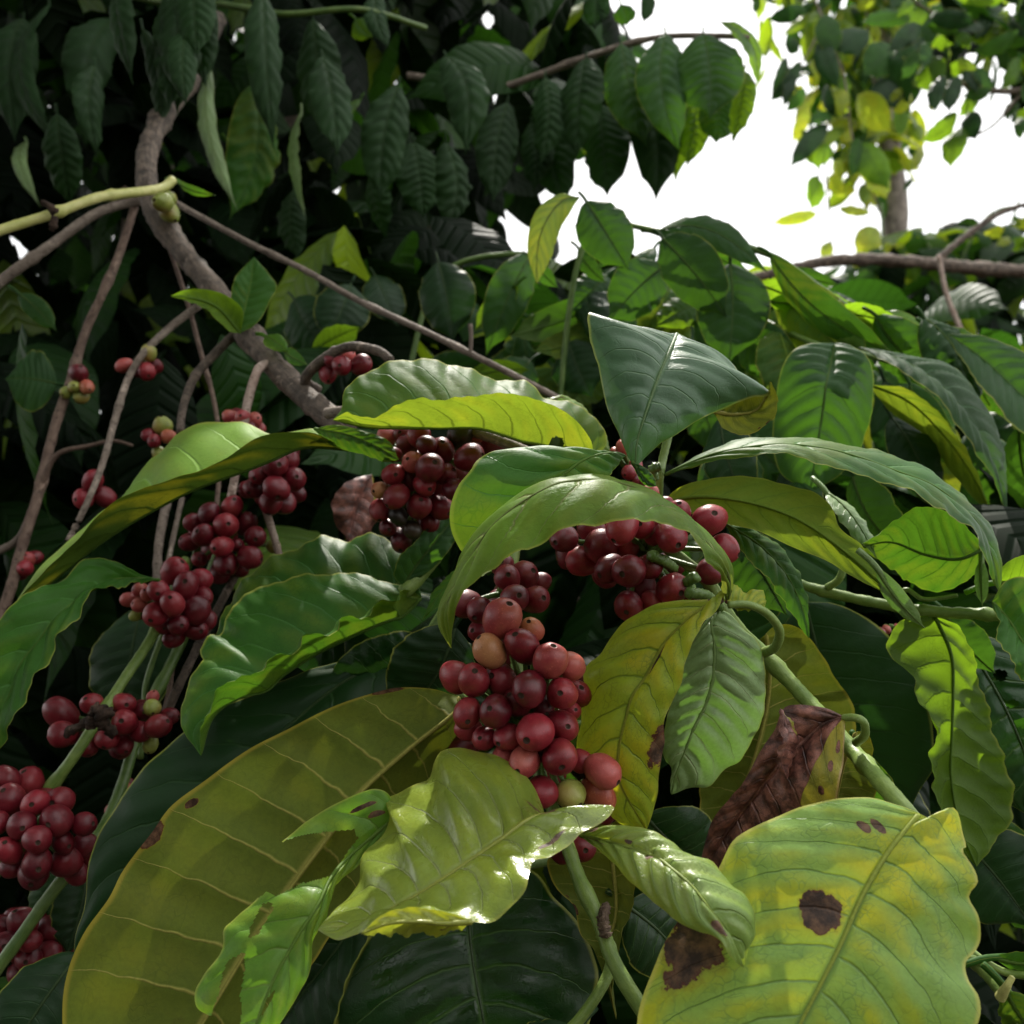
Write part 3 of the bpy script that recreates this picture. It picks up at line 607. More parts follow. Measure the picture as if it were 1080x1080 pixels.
leaf3(t, 'fresh', N=70, W=12, label='wavy green leaf at the left edge', ruf=.0015, rf=6,
  M=dep([(170,612),(144,610),(118,612),(98,622),(77,636),(55,656),(41,676),(22,700),(12,728),(0,756),(-12,800)], [50,46,44,43,42]),
  L=dep([(170,612),(144,606),(130,595),(111,589),(89,591),(75,603),(68,611),(43,617),(24,630),(0,651),(-30,690),(-40,740),(-12,800)], [50,47,46,45,43,42]),
  R=dep([(170,612),(150,614),(135,617),(118,619),(96,628),(82,649),(66,666),(55,690),(42,709),(28,731),(19,753),(8,770),(3,785),(-12,800)], [50,45,43,41.5,42]), q=.0016)
t = thing('coffee_branch', 'dim lower left stem with a shaded cluster below the heavy cluster', 'coffee branch', (60, 930, 46), 'fruiting coffee branches')
stem(t, 'greentwig', [(240,560,60),(190,680,57),(150,760,54),(128,830,51),(105,880,48),(60,935,46),(20,990,45),(-30,1060,44)], 5, 7, (.35,.7))
stem(t, 'greentwig', [(215,560,58),(160,700,56),(152,745,55),(148,800,54)], 3, 4, name='side_shoot')
cluster(t, 45.5, [(24,972,28,'d'),(52,981,27,'d'),(31,993,21),(6,995,24,'d'),(52,1004,23),(30,1011,25),(70,995,20,'d'),(19,1026,20,'d'),(40,969,18,'d'),(4,975,20,'d'),(-10,1010,26,'d'),(62,972,18,'d')], label='shaded lowest cluster')
cluster(t, 54, [(130,832,15,'p'),(118,855,12,'p'),(135,828,12,'r')], extra=0)
leafp(t, 'mid', 75,905,50, 30,985,49, 50, roll=30)
leafp(t, 'deep', 90,920,50, 70,1010,48, 60, roll=-30)

# ============================================================ WAVY PAIR OF LEAVES LEFT OF CENTRE
t = thing('coffee_branch', 'shoot with two wavy-edged green leaves folded one over the other left of centre', 'coffee branch', (430, 622, 47), 'leafy coffee shoots')
stem(t, 'greenstem', [(485,535,50),(465,575,48),(440,610,47),(425,625,46.5)], 10, 8, lump=.1)
leaf3(t, 'fresh', N=90, W=14, label='wavy folded leaf showing its paler keel', ruf=.0011, rf=9,
  M=dep([(445,630),(425,650),(409,655),(377,669),(334,690),(300,712),(281,729),(252,737),(225,757),(212,797)], [47,46,44.5,43,42]),
  L=dep([(445,630),(440,617),(423,618),(404,612),(380,606),(358,603),(339,607),(317,606),(296,612),(276,620),(255,628),(243,644),(232,668),(223,669),(211,685),(214,697),(199,717),(196,733),(190,757),(193,772),(205,787),(212,797)], [47,48,48,47,45,43,42]),
  R=dep([(445,630),(432,622),(423,624),(420,632),(401,635),(385,650),(363,652),(353,666),(324,671),(312,686),(286,695),(267,712),(243,717),(228,731),(221,748),(216,762),(210,775),(212,797)], [47,45,43,41.5,41,41.3,42]), face='Ltop', q=.0009, cup=.2)
leaf3(t, 'fresh', N=80, W=12, label='wavy leaf lying behind its pair', ruf=.0016, rf=7,
  M=dep([(435,612),(400,620),(350,625),(300,640),(262,665),(222,705)], [48,49,48,46]),
  L=dep([(435,612),(433,590),(411,570),(387,563),(365,569),(345,566),(329,571),(300,582),(274,596),(252,618),(240,640),(230,660),(222,705)], [48,51,52,51,49,46]),
  R=dep([(435,612),(410,640),(350,650),(300,670),(250,700),(222,705)], [48,48,47,46]), face='Ltop', q=.0010, cup=.2)
leaf3(t, 'mid', N=50, W=8, label='dark curled young leaf at the shoot tip', ruf=.001,
  M=dep([(425,618),(440,595),(458,572),(475,550),(490,535)], [46.5,47,49]), L=dep([(425,618),(415,605),(424,585),(440,568),(455,553),(475,540),(490,535)], [46.5,46,47,49]),
  R=dep([(425,618),(450,605),(470,585),(485,560),(490,535)], [46.5,47,49]), face='Ltop')
leafp(t, 'fresh', 520,600,47, 445,655,45, 40, roll=60, arch=.2)
leafp(t, 'deep', 420,650,50, 300,700,50, 110, roll=10)
leafp(t, 'deep', 480,660,44, 420,760,44, 110, roll=-30)

# ============================================================ UPPER CENTRE BRANCH (cherries under the two upper leaves)
t = thing('coffee_branch', 'branch carrying the upper centre cherry cluster under the rippled leaf', 'coffee branch', (470, 440, 46), 'fruiting coffee branches')
stem(t, 'greybark', [(345,436,52),(380,432,50),(420,430,48.5),(470,445,47.5),(540,470,46),(600,500,44),(680,560,42)], 6, 6, (.4,.75))
cluster(t, 44.6, [(442,460,24),(425,458,20),(430,470,20,'d'),(407,461,18,'p'),(465,475,27,'d'),(485,459,25,'k'),(495,482,30,'d'),(518,467,31,'d'),(538,469,20),(502,458,18,'p'),(435,487,21,'p'),(453,493,29,'d'),(414,501,23),(432,505,24),(448,511,23),(401,517,17,'o'),(418,523,24),(462,518,25,'d'),(479,516,23,'d'),(441,534,25),(402,538,21),(464,535,24,'d'),(453,550,21,'d'),(420,544,18,'k'),(409,556,18,'d'),(423,569,22,'d'),(435,559,18,'k'),(470,500,22,'d'),(450,470,20,'d'),(415,480,16,'d')], label='upper cluster of small dark cherries', extra=10)
leaf3(t, 'lit', N=130, W=30, cuts=[[(596,468),(593,474),(587,476),(581,474),(578,468),(581,462),(587,460),(593,462)]], label='rippled leaf lit through, its edge curled up', ruf=.0008, rf=8,
  M=dep([(626,483),(592,480),(577,471),(551,466),(533,460),(503,452),(466,452),(425,452),(388,451),(351,443)], [44,43,42.5,42.5]),
  R=dep([(626,483),(622,462),(599,436),(570,423),(547,416),(507,416),(484,420),(462,421),(440,421),(425,423),(403,437),(377,440),(366,434),(351,443)], [44,42,41,41,42.5]),
  L=dep([(626,483),(640,466),(628,440),(600,424),(576,419),(558,404),(535,401),(514,397),(488,387),(451,379),(414,381),(388,392),(368,406),(362,414),(360,432),(351,443)], [44,46,47,46,44,42.5]), face='Ltop', q=.0007, cup=.1, nv=10)
leaf3(t, 'eaten', N=40, W=6, label='small pale leaf behind the rippled leaf',
  M=dep([(575,420),(605,440),(632,465),(645,485)], [47,47]), L=dep([(575,420),(600,418),(625,440),(640,462),(645,485)], [47,48,47]), R=dep([(575,420),(590,440),(615,465),(645,485)], [47,46,47]), nv=6)
leaf3(t, 'longleaf', N=90, W=12, label='long leaf folded upward, upper half painted sunlit, keel painted shaded',
  M=dep([(412,480),(352,473),(318,473),(289,485),(259,497),(207,516),(160,540),(111,570),(70,602),(35,632),(8,650)], [47.5,46,46,47,48]),
  L=dep([(412,480),(370,464),(330,453),(300,456),(281,456),(262,447),(241,446),(207,447),(190,455),(181,462),(168,478),(159,486),(144,503),(131,521),(90,555),(45,595),(8,650)], [47.5,49,52,53,53,51,48]),
  R=dep([(412,480),(360,468),(330,457),(300,457),(274,460),(252,473),(222,491),(185,505),(159,513),(131,522),(108,540),(78,572),(50,600),(25,625),(8,650)], [47.5,45,44.5,45,46,48]), face='Ltop', q=.0010, cup=.1, ruf=.0006)
leaf3(t, 'fresh', N=50, W=8, label='short green leaf with a browned tip', 
  M=dep([(330,452),(365,458),(395,470),(421,485)], [47,45]), L=dep([(330,452),(355,448),(385,455),(410,465),(421,485)], [47,45]), R=dep([(330,452),(350,470),(385,480),(405,487),(421,485)], [47,45]))
leaf3(t, 'fresh', N=70, W=12, label='smooth rounded leaf beneath the arching leaf', ruf=.0005,
  M=dep([(575,548),(580,525),(588,507),(614,486),(640,478),(660,480)], [36,35.5,36,37.5]),
  L=dep([(575,548),(545,580),(520,592),(494,588),(480,570),(474,549),(476,530),(484,511),(496,496),(505,483),(525,476),(547,472),(580,475),(600,482),(614,485),(640,477),(660,480)], [36,34.6,34.5,35,36,36.5,37.5]),
  R=dep([(575,548),(600,545),(625,525),(642,503),(652,490),(660,480)], [36,36,37.5]), q=.0010)
cluster(t, 46, [(657,472,15,'p'),(663,498,15,'r'),(670,490,14,'r'),(650,478,12,'p'),(676,508,14,'r'),(668,505,14,'d')], extra=0)

# ============================================================ CENTRE TOP / RIGHT SHOOT
t = thing('coffee_branch', 'shoot right of centre with a broad wet leaf pointing down and long arching leaves', 'coffee branch', (697, 503, 42), 'leafy coffee shoots')
stem(t, 'greenstem', [(690,560,43),(694,525,42.5),(696,502,42),(700,480,42.5),(712,430,43),(725,380,43)], 5, 4)
stem(t, 'greentwig', [(690,505,40),(688,495,39.5),(696,492,39.5)], 5, 5, name='shoot_tip', lump=.4)
leaf3(t, 'broad', N=90, W=16, label='broad wet leaf hanging point down',
  M=dep([(714,352),(708,366),(695,396),(681,436),(672,466),(670,492)], [40,37.5,36,36]),
  L=dep([(714,352),(695,352),(665,345),(640,337),(621,331),(621,351),(631,388),(640,429),(653,459),(663,482),(670,492)], [40,39.5,38.5,37.5,36.5,36]),
  R=dep([(714,352),(736,365),(754,373),(770,382),(779,395),(790,402),(808,408),(812,416),(786,422),(754,435),(739,442),(715,457),(698,467),(680,484),(670,492)], [40,40,39.5,38.5,37,36]), face='Ltop', q=.0010, cup=.25, nv=8)
leaf3(t, 'olive', N=40, W=6, name='leaf_lobe', label='curled yellow-olive tip of the broad leaf', 
  M=dep([(752,434),(775,437),(798,432),(812,412)], [38.5,39.5,39]), L=dep([(752,434),(762,450),(780,459),(803,452),(819,435),(818,412),(812,402),(812,412)], [38.5,39,38.5,39]),
  R=dep([(752,434),(775,424),(795,410),(812,412)], [38.5,40,39]), face='Lunder', nv=6)
leaf3(t, 'mid', N=24, W=4, M=dep([(666,486),(676,500),(684,508),(692,513)], [36,36]), L=dep([(666,486),(674,505),(683,513),(692,513)], [36,36]), R=dep([(666,486),(680,493),(690,503),(692,513)], [36,36]), nv=5, name='leaf_lobe')
leaf3(t, 'fresh', N=90, W=10, label='long narrow leaf arching to the right', ruf=.0007, rf=8,
  M=dep([(699,502),(725,490),(754,479),(790,472),(828,469),(873,474),(910,484),(945,497),(980,510),(1005,527),(1032,553),(1047,590),(1054,625)], [42,41,40.5,40,40,41,42]),
  L=dep([(699,502),(725,487),(754,473),(780,464),(828,462),(873,466),(910,473),(939,479),(973,492),(995,507),(1017,525),(1036,544),(1050,566),(1057,592),(1054,625)], [42,43,42.5,42,42,42.5,42]),
  R=dep([(699,502),(728,493),(773,483),(821,479),(843,481),(865,489),(895,499),(917,503),(947,514),(969,521),(984,533),(1003,544),(1028,561),(1037,585),(1045,607),(1054,625)], [42,40,39,38.5,38.5,40,42]), face='Ltop', q=.0008, cup=.1)
leaf3(t, 'fresh', N=60, W=10, label='cupped leaf seen from below under the arching leaf',
  M=dep([(1040,578),(1010,590),(975,585),(940,572),(906,577)], [43,42,42]), L=dep([(1040,578),(1008,545),(978,534),(957,540),(939,553),(922,566),(906,577)], [43,41,40.5,42]),
  R=dep([(1040,578),(1036,595),(1018,615),(990,623),(965,618),(940,600),(906,577)], [43,44,45,42]), face='Lunder', q=.0012)
leaf3(t, 'lit', N=80, W=12, label='broad olive-green leaf lit through from behind', ruf=.0005, rf=5,
  M=dep([(698,530),(740,524),(790,530),(840,547),(885,577),(925,612),(955,640),(972,655)], [41,39.5,38.5,38.5]),
  L=dep([(698,530),(717,514),(747,505),(791,503),(828,510),(861,521),(880,540),(887,558),(910,577),(924,596),(939,621),(972,655)], [41,40.5,39.5,38.5]),
  R=dep([(698,530),(724,540),(769,553),(799,560),(836,577),(873,592),(902,610),(936,627),(958,645),(972,655)], [41,39.5,38.5,38.5]), face='Lunder', q=.0008, cup=.1, nv=8)
leafp(t, 'pale', 925,600,38.4, 976,663,38.4, 22, roll=20, arch=.05)
leafp(t, 'pale', 872,520,44, 925,590,42, 40, roll=-60)
leaf3(t, 'fresh', N=50, W=7, M=dep([(765,553),(800,575),(828,605),(845,640),(853,674)], [41,41]), L=dep([(765,553),(795,558),(830,585),(850,625),(853,674)], [41,42,41]), R=dep([(765,553),(780,580),(805,605),(830,640),(853,674)], [41,40,41]), label='narrow green leaf hanging right of the dark cherries')
leafp(t, 'mid', 775,560,45, 830,650,44, 70, roll=-20)
leafp(t, 'deep', 770,570,50, 780,680,50, 110, roll=10)

# ============================================================ RIGHT GREEN TWIG
t = thing('coffee_branch', 'thin green twig with nodes running to the right edge above backlit leaves', 'coffee branch', (870, 625, 46), 'leafy coffee shoots')
stem(t, 'greenstem', [(800,600,47),(835,613,46.5),(870,624,46),(930,637,45),(985,645,44),(1040,648,43),(1100,655,42)], 5, 6.5, (.25,.62,.82), lump=.15)
stem(t, 'greenstem', [(872,620,45.8),(884,612,45.5),(889,600,45.5),(890,585,46)], 4, 4, name='petiole')
stem(t, 'greenstem', [(940,640,45),(955,622,44.5),(975,632,44),(1010,628,43.5)], 3.5, 2.5, name='side_shoot')
leaf3(t, 'backlit', N=90, W=14, label='bright leaf lit through from behind with a dark midrib', ruf=.0012, rf=7,
  M=dep([(985,648),(1003,690),(1005,733),(1004,769),(1003,820),(1012,870),(1030,914)], [44,43,43]),
  L=dep([(985,648),(950,655),(935,680),(948,700),(961,713),(966,735),(980,750),(987,773),(982,802),(987,839),(1000,880),(1030,914)], [44,42.5,42,43]),
  R=dep([(985,648),(1015,665),(1030,705),(1042,750),(1054,787),(1068,830),(1066,865),(1048,890),(1030,914)], [44,44.5,44,43]), face='Lunder', q=.0016, nv=9)
leaf3(t, 'fresh', N=60, W=10, label='curling green leaf at the right edge', ruf=.0012,
  M=dep([(1046,634),(1064,655),(1080,680),(1110,720),(1130,765)], [40,39]), L=dep([(1046,634),(1052,653),(1053,672),(1064,696),(1084,723),(1105,750),(1130,765)], [40,38.5,39]),
  R=dep([(1046,634),(1062,612),(1088,612),(1125,650),(1145,705),(1130,765)], [40,40,39]), q=.0014)
leafp(t, 'backlit', 1048,615,44, 1130,600,43, 50, roll=20)
leafp(t, 'pale', 1035,590,43, 1036,640,43, 16, roll=30)
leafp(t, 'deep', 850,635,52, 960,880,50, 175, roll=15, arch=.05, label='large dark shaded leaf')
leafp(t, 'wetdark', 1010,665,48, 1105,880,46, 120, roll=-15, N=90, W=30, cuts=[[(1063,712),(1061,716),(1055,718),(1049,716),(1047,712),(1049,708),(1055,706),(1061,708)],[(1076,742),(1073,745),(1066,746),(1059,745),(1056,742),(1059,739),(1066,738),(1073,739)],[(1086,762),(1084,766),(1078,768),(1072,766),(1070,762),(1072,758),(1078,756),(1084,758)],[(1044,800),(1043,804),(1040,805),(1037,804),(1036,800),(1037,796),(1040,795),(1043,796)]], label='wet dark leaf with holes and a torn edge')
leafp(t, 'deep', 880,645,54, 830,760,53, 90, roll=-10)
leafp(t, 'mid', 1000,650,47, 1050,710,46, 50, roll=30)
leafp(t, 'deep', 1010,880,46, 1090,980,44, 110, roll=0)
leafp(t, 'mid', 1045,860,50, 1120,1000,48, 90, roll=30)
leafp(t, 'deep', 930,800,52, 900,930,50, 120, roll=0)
cluster(t, 52, [(928,668,12,'r'),(935,664,9,'p'),(945,660,5,'p')], extra=0)
t = thing('coffee_branch', 'forked light green twig tip with buds in the bottom right corner', 'coffee branch', (1060, 1050, 33), 'leafy coffee shoots')
stem(t, 'greenstem', [(960,975,38),(1010,1002,35),(1040,1025,34),(1062,1052,33),(1090,1100,32)], 6, 9, (.8,))
stem(t, 'greenstem', [(1020,1000,34.6),(1040,1015,34.2),(1062,1026,34),(1090,1030,33.5)], 4, 4, name='petiole')
leafp(t, 'fresh', 1062,1045,32.5, 1110,1110,32, 60, roll=40)
leafp(t, 'fresh', 1050,1010,34, 1120,1005,34, 30, roll=50)
stem(t, 'limestem', [(1055,1052,32.5),(1062,1040,32.2),(1068,1030,32.2)], 6, 3, name='bud')

# ============================================================ BROWN MAIN BRANCH, UPPER LEFT
t = thing('coffee_branch', 'thick brown woody branch slanting down from upper left with bare shoots', 'coffee branch', (165, 200, 75), 'woody coffee branches')
stem(t, 'bark', [(230,20,105),(200,85,95),(172,122,86),(155,165,80),(160,215,75),(190,262,72),(228,308,69),(262,352,66),(295,392,62),(335,430,58),(365,452,55)], 8, 13, (.2,.36,.6,.8), lump=.2, K=18, n=140)
for pts, r0, r1, mt in [([(250,350,67),(225,375,66),(205,398,65),(193,430,64),(190,455,63)], 6, 5, 'bark'),
    ([(335,412,60),(322,400,59),(340,380,58),(368,366,57),(398,370,56),(412,380,55.5)], 7, 6, 'bark'),
    ([(300,385,63),(278,385,62),(268,400,61),(258,440,60),(250,490,59),(242,535,58)], 6, 5.5, 'palebark'),
    ([(262,480,60),(278,530,58),(290,570,57),(298,600,57)], 5, 5, 'palebark'),
    ([(210,322,71),(180,345,70),(152,372,68),(135,400,67),(122,440,65),(108,490,63),(92,530,61),(72,570,60)], 5, 4, 'greybark'),
    ([(180,265,74),(198,320,73),(210,365,72),(226,425,70),(232,480,68),(228,540,66)], 3, 3, 'redbark'),
    ([(178,520,66),(168,570,64),(165,620,62),(160,680,60)], 6, 5, 'greybark'),
    ([(192,525,66),(182,570,64),(172,620,62)], 3.5, 3, 'greybark'),
    ([(252,600,58),(215,670,57),(190,720,56),(172,760,56)], 5, 6, 'bark'),
    ([(185,680,58),(178,730,57),(170,760,56)], 3, 3, 'redbark')]:
    stem(t, mt, pts, r0, r1, (.5,), name='side_shoot')
leaf3(t, 'fresh', N=40, W=8, label='small upright leaf sprouting from the branch', M=dep([(252,352),(258,325),(264,300),(268,271)], [64,65]), L=dep([(252,352),(243,330),(246,298),(254,285),(268,271)], [64,64,65]), R=dep([(252,352),(272,340),(286,315),(292,302),(283,288),(268,271)], [64,65,65]))
leaf3(t, 'backlit', N=40, W=8, label='small leaf lit through, sprouting sideways', M=dep([(254,352),(230,325),(205,315),(180,312)], [64,62]), L=dep([(254,352),(240,348),(215,325),(180,312)], [64,62]), R=dep([(254,352),(255,325),(230,308),(200,305),(180,312)], [64,63,62]), face='Lunder')
leafp(t, 'fresh', 300,370,62, 325,385,60, 16, roll=20); leafp(t, 'backlit', 280,355,63, 305,372,61, 20, roll=-20); leafp(t, 'fresh', 186,190,74, 228,206,72, 12, roll=40)
cluster(t, 60, [(243,440,14,'p'),(256,441,16,'p'),(268,443,16,'p'),(272,452,14,'p'),(250,450,16,'r'),(262,452,16,'r')], extra=2)
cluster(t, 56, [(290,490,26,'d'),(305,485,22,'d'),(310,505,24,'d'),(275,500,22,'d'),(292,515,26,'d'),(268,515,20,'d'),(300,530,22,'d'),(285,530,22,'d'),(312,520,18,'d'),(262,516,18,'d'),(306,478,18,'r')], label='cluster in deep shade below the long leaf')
cluster(t, 55.5, [(244,536,23),(220,541,21,'d'),(204,551,18,'d'),(238,554,25),(259,552,21,'d'),(215,565,22),(200,572,19,'d'),(234,576,21),(250,575,14),(269,566,22),(264,587,23),(238,595,24,'d'),(211,590,16,'d'),(252,598,20,'d'),(232,604,20,'d'),(288,576,14,'g')], label='round cluster of deep red cherries')
cluster(t, 57, [(346,393,19),(360,385,19),(380,384,20),(366,376,16,'p'),(352,380,16)], extra=0)
cluster(t, 68, [(131,385,15,'p'),(155,392,18),(163,386,15),(157,372,16,'g'),(147,390,14)], extra=0)
cluster(t, 63, [(98,507,20),(88,525,20),(110,524,20)], extra=0)
cluster(t, 65, [(157,459,14),(163,465,14),(172,449,18,'g'),(178,461,14,'o'),(168,478,14,'g')], extra=0)
t = thing('twig', 'thin grey bare twig slanting down to the right from the brown branch', 'twig', (300, 270, 80), 'bare twigs')
stem(t, 'greybark', [(175,208,82),(210,228,80),(262,256,78),(325,287,76),(380,318,74),(445,348,71),(500,375,68),(560,405,66),(615,435,66)], 3.2, 3.5, (.3,.55,.75))
stem(t, 'greybark', [(496,374,68),(497,355,68),(496,342,68)], 2, 2.5, name='spur')
t = thing('twig', 'yellow-green pruned shoot with dried bud remains at the left edge', 'twig', (60, 225, 66), 'bare twigs')
stem(t, 'limestem', [(-40,258,62),(0,243,63),(60,224,65),(105,208,67),(150,202,70),(172,198,72),(182,190,73)], 5.5, 5, (.38,.62))
for q in [((58,224,64),(50,216,64),(44,214,64)), ((58,228,64),(56,238,64),(54,243,64)), ((135,203,69),(130,198,69))]:
    stem(t, 'dryflower', q, 3.5, 3, name='dry_bud', lump=.8, n=8)
cluster(t, 70, [(172,213,19,'g'),(179,224,20,'g'),(178,211,15,'g')], extra=0, label='pair of unripe green cherries')
t = thing('twig', 'grey shoot running up from the left edge just below the yellow-green shoot', 'twig', (60, 255, 74), 'bare twigs')
stem(t, 'greybark', [(-50,335,70),(0,297,72),(60,254,74),(100,226,76),(135,214,78),(155,212,79)], 6, 4.5, (.4,))
t = thing('twig', 'long reddish-brown shoot hanging along the left side to the edge', 'twig', (75, 400, 72), 'bare twigs')
stem(t, 'redbark', [(142,218,79),(125,270,77),(108,310,75),(90,350,74),(75,400,72),(58,450,70),(42,515,68),(25,570,66),(8,630,64),(-20,700,62)], 4, 6, (.2,.4,.65))
stem(t, 'redbark', [(42,515,68),(60,480,68),(95,470,68),(120,465,68),(140,470,68)], 4, 2, name='side_shoot')
stem(t, 'greybark', [(32,545,67),(18,570,67),(-10,585,67)], 5, 5, name='side_shoot')
cluster(t, 70, [(83,393,18),(78,408,12,'g'),(86,419,14,'g'),(92,408,14,'o'),(70,414,12,'g')], extra=0)
cluster(t, 65, [(37,588,16),(26,600,16),(30,590,14,'p'),(22,606,12,'d')], extra=0)
leafp(t, 'mid', 60,405,75, 5,400,74, 70, roll=20); leafp(t, 'mid', 20,310,78, 60,350,78, 24, roll=0)

# ============================================================ RIGHT-HAND LEAVES (middle distance)
t = thing('coffee_branch', 'drooping coffee branch at right with large grey-green leaves behind the arching leaf', 'coffee branch', (880, 360, 62), 'leafy coffee shoots')
stem(t, 'greentwig', [(790,330,78),(830,350,74),(870,366,66),(905,372,66),(985,395,68),(1060,420,70)], 3, 3, (.5,.75))
leaf3(t, 'mid', N=60, W=12, label='broad grey-green leaf facing the camera',
  M=dep([(880,362),(876,385),(871,407),(866,444),(854,518)], [61,58,58]), L=dep([(880,362),(860,362),(838,368),(824,390),(817,430),(815,468),(824,500),(854,518)], [61,59,59,58]),
  R=dep([(880,362),(897,364),(914,376),(922,400),(918,440),(905,478),(880,505),(854,518)], [61,59,59,58]), q=.0022, cup=.2, nv=11)
leaf3(t, 'mid', N=70, W=10, label='long arching leaf pointing down right',
  M=dep([(905,366),(950,380),(990,405),(1020,440),(1045,485),(1061,542)], [63,60,58,58]), L=dep([(905,366),(958,377),(1000,384),(1030,415),(1050,451),(1060,490),(1061,542)], [63,62,61,58]),
  R=dep([(905,366),(945,388),(983,414),(1012,451),(1032,481),(1050,510),(1061,542)], [63,58.5,57,57,58]), q=.0016, cup=.2, nv=12)
leaf3(t, 'lit', N=60, W=8, label='green leaf underside below the long arching leaf',
  M=dep([(915,405),(960,425),(1000,465),(1030,510),(1047,548)], [63,62]), L=dep([(915,405),(961,412),(998,445),(1026,488),(1047,548)], [63,61,62]), R=dep([(915,405),(940,435),(976,460),(1005,500),(1047,548)], [63,63,62]), face='Lunder')
leaf3(t, 'mid', N=60, W=10, label='leaf at the right edge with a bright curled rim',
  M=dep([(998,352),(1035,378),(1070,410),(1105,445),(1140,490)], [66,62]), L=dep([(998,352),(1040,355),(1085,375),(1130,420),(1140,490)], [66,65,62]), R=dep([(998,352),(1018,385),(1045,420),(1075,455),(1110,475),(1140,490)], [66,61,62]), q=.0018, nv=12)
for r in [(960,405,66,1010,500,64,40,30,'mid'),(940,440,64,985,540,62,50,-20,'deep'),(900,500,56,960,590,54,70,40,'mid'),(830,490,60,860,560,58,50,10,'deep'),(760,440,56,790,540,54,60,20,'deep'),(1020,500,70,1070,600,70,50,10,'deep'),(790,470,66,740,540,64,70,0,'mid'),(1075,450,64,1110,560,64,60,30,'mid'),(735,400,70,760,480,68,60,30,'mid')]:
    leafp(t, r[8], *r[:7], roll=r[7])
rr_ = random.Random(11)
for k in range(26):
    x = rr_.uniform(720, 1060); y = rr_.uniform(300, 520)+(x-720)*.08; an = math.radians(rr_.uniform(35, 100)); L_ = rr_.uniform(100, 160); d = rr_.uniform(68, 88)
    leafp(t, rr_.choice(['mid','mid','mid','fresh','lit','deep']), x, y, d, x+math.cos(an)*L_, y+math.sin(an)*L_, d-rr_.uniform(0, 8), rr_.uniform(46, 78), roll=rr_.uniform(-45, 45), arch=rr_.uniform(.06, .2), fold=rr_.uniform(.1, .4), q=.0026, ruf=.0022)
t = thing('coffee_branch', 'arching coffee branch against the white sky right of centre', 'coffee branch', (700, 250, 80), 'leafy coffee shoots')
stem(t, 'greentwig', [(590,430,80),(600,330,80),(615,260,80),(640,235,80),(690,243,78),(740,250,76),(810,268,74),(860,300,73),(930,350,72)], 3, 3.5, (.4,.7))
for r in [(618,212,76,664,286,74,58,-10,'mid',.08),(698,250,75,768,336,72,62,10,'mid',.1),(690,246,78,812,290,74,38,-35,'mid',.22),(770,278,74,768,386,72,78,5,'mid',.08),
          (812,268,72,950,378,68,40,25,'fresh',.1),(800,300,74,905,345,72,44,200,'backlit',.12),(812,318,74,900,318,73,28,20,'backlit',.1),(700,280,78,640,340,76,60,-10,'mid',.1),(740,320,80,690,345,78,40,30,'backlit',.1),
          (650,330,82,560,370,80,36,200,'fresh',.2),(655,310,82,535,355,80,40,190,'mid',.2),(780,350,74,840,395,72,60,15,'mid',.1),(720,330,80,800,340,78,40,200,'backlit',.1),
          (730,245,80,800,262,78,26,30,'fresh',.25),(870,330,72,960,350,70,30,200,'backlit',.15),(640,290,84,600,330,82,45,20,'mid',.1),(930,330,74,985,372,72,34,20,'pale',.1),(850,350,76,930,392,72,44,20,'mid',.15)]:
    leafp(t, r[8], *r[:7], roll=r[7], arch=r[9])
leaf3(t, 'arched', N=50, W=8, label='olive leaf arching over on its stalk', M=dep([(612,208),(592,212),(575,235),(567,262),(566,300)], [76,74,74]), L=dep([(612,208),(588,205),(564,225),(556,262),(566,300)], [76,74,74]), R=dep([(612,208),(605,218),(590,245),(581,272),(566,300)], [76,75,74]), face='Rtop')
for k in range(30):
    x = rr_.uniform(540, 830); y = rr_.uniform(285, 400); an = math.radians(rr_.uniform(20, 160)); L_ = rr_.uniform(80, 135); d = rr_.uniform(86, 100)
    leafp(t, rr_.choice(['mid','mid','fresh','lit','deep','backlit']), x, y, d, x+math.cos(an)*L_, y+abs(math.sin(an))*L_*.8, d-rr_.uniform(-4, 8), rr_.uniform(30, 52), roll=rr_.uniform(-50, 50), arch=rr_.uniform(.08, .28), fold=rr_.uniform(.1, .5), q=.003, ruf=.003)
for (x, y, x2, y2, w_) in [(610,262,640,300,20),(690,262,668,300,22),(745,262,790,285,20),(660,255,630,285,18),(835,285,885,300,20),(560,272,590,305,20),(720,268,735,315,26)]:
    leafp(t, 'mid', x, y, 82, x2, y2, 80, w_, roll=20, arch=.15, ruf=.002)
t = thing('coffee_branch', 'cluster of dull green leaves in the centre behind the thin twig', 'coffee branch', (500, 280, 90), 'leafy coffee shoots')
stem(t, 'greentwig', [(430,400,90),(450,320,92),(480,280,92),(540,268,90),(580,275,88)], 3, 3)
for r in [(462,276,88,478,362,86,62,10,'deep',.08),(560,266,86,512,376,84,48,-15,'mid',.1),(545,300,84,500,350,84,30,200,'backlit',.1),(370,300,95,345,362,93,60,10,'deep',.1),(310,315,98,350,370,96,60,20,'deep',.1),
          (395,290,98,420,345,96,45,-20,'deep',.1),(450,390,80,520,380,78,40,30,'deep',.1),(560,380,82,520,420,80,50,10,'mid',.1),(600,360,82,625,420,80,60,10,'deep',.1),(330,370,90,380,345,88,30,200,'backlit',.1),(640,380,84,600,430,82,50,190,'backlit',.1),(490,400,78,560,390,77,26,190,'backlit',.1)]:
    leafp(t, r[8], *r[:7], roll=r[7], arch=r[9])

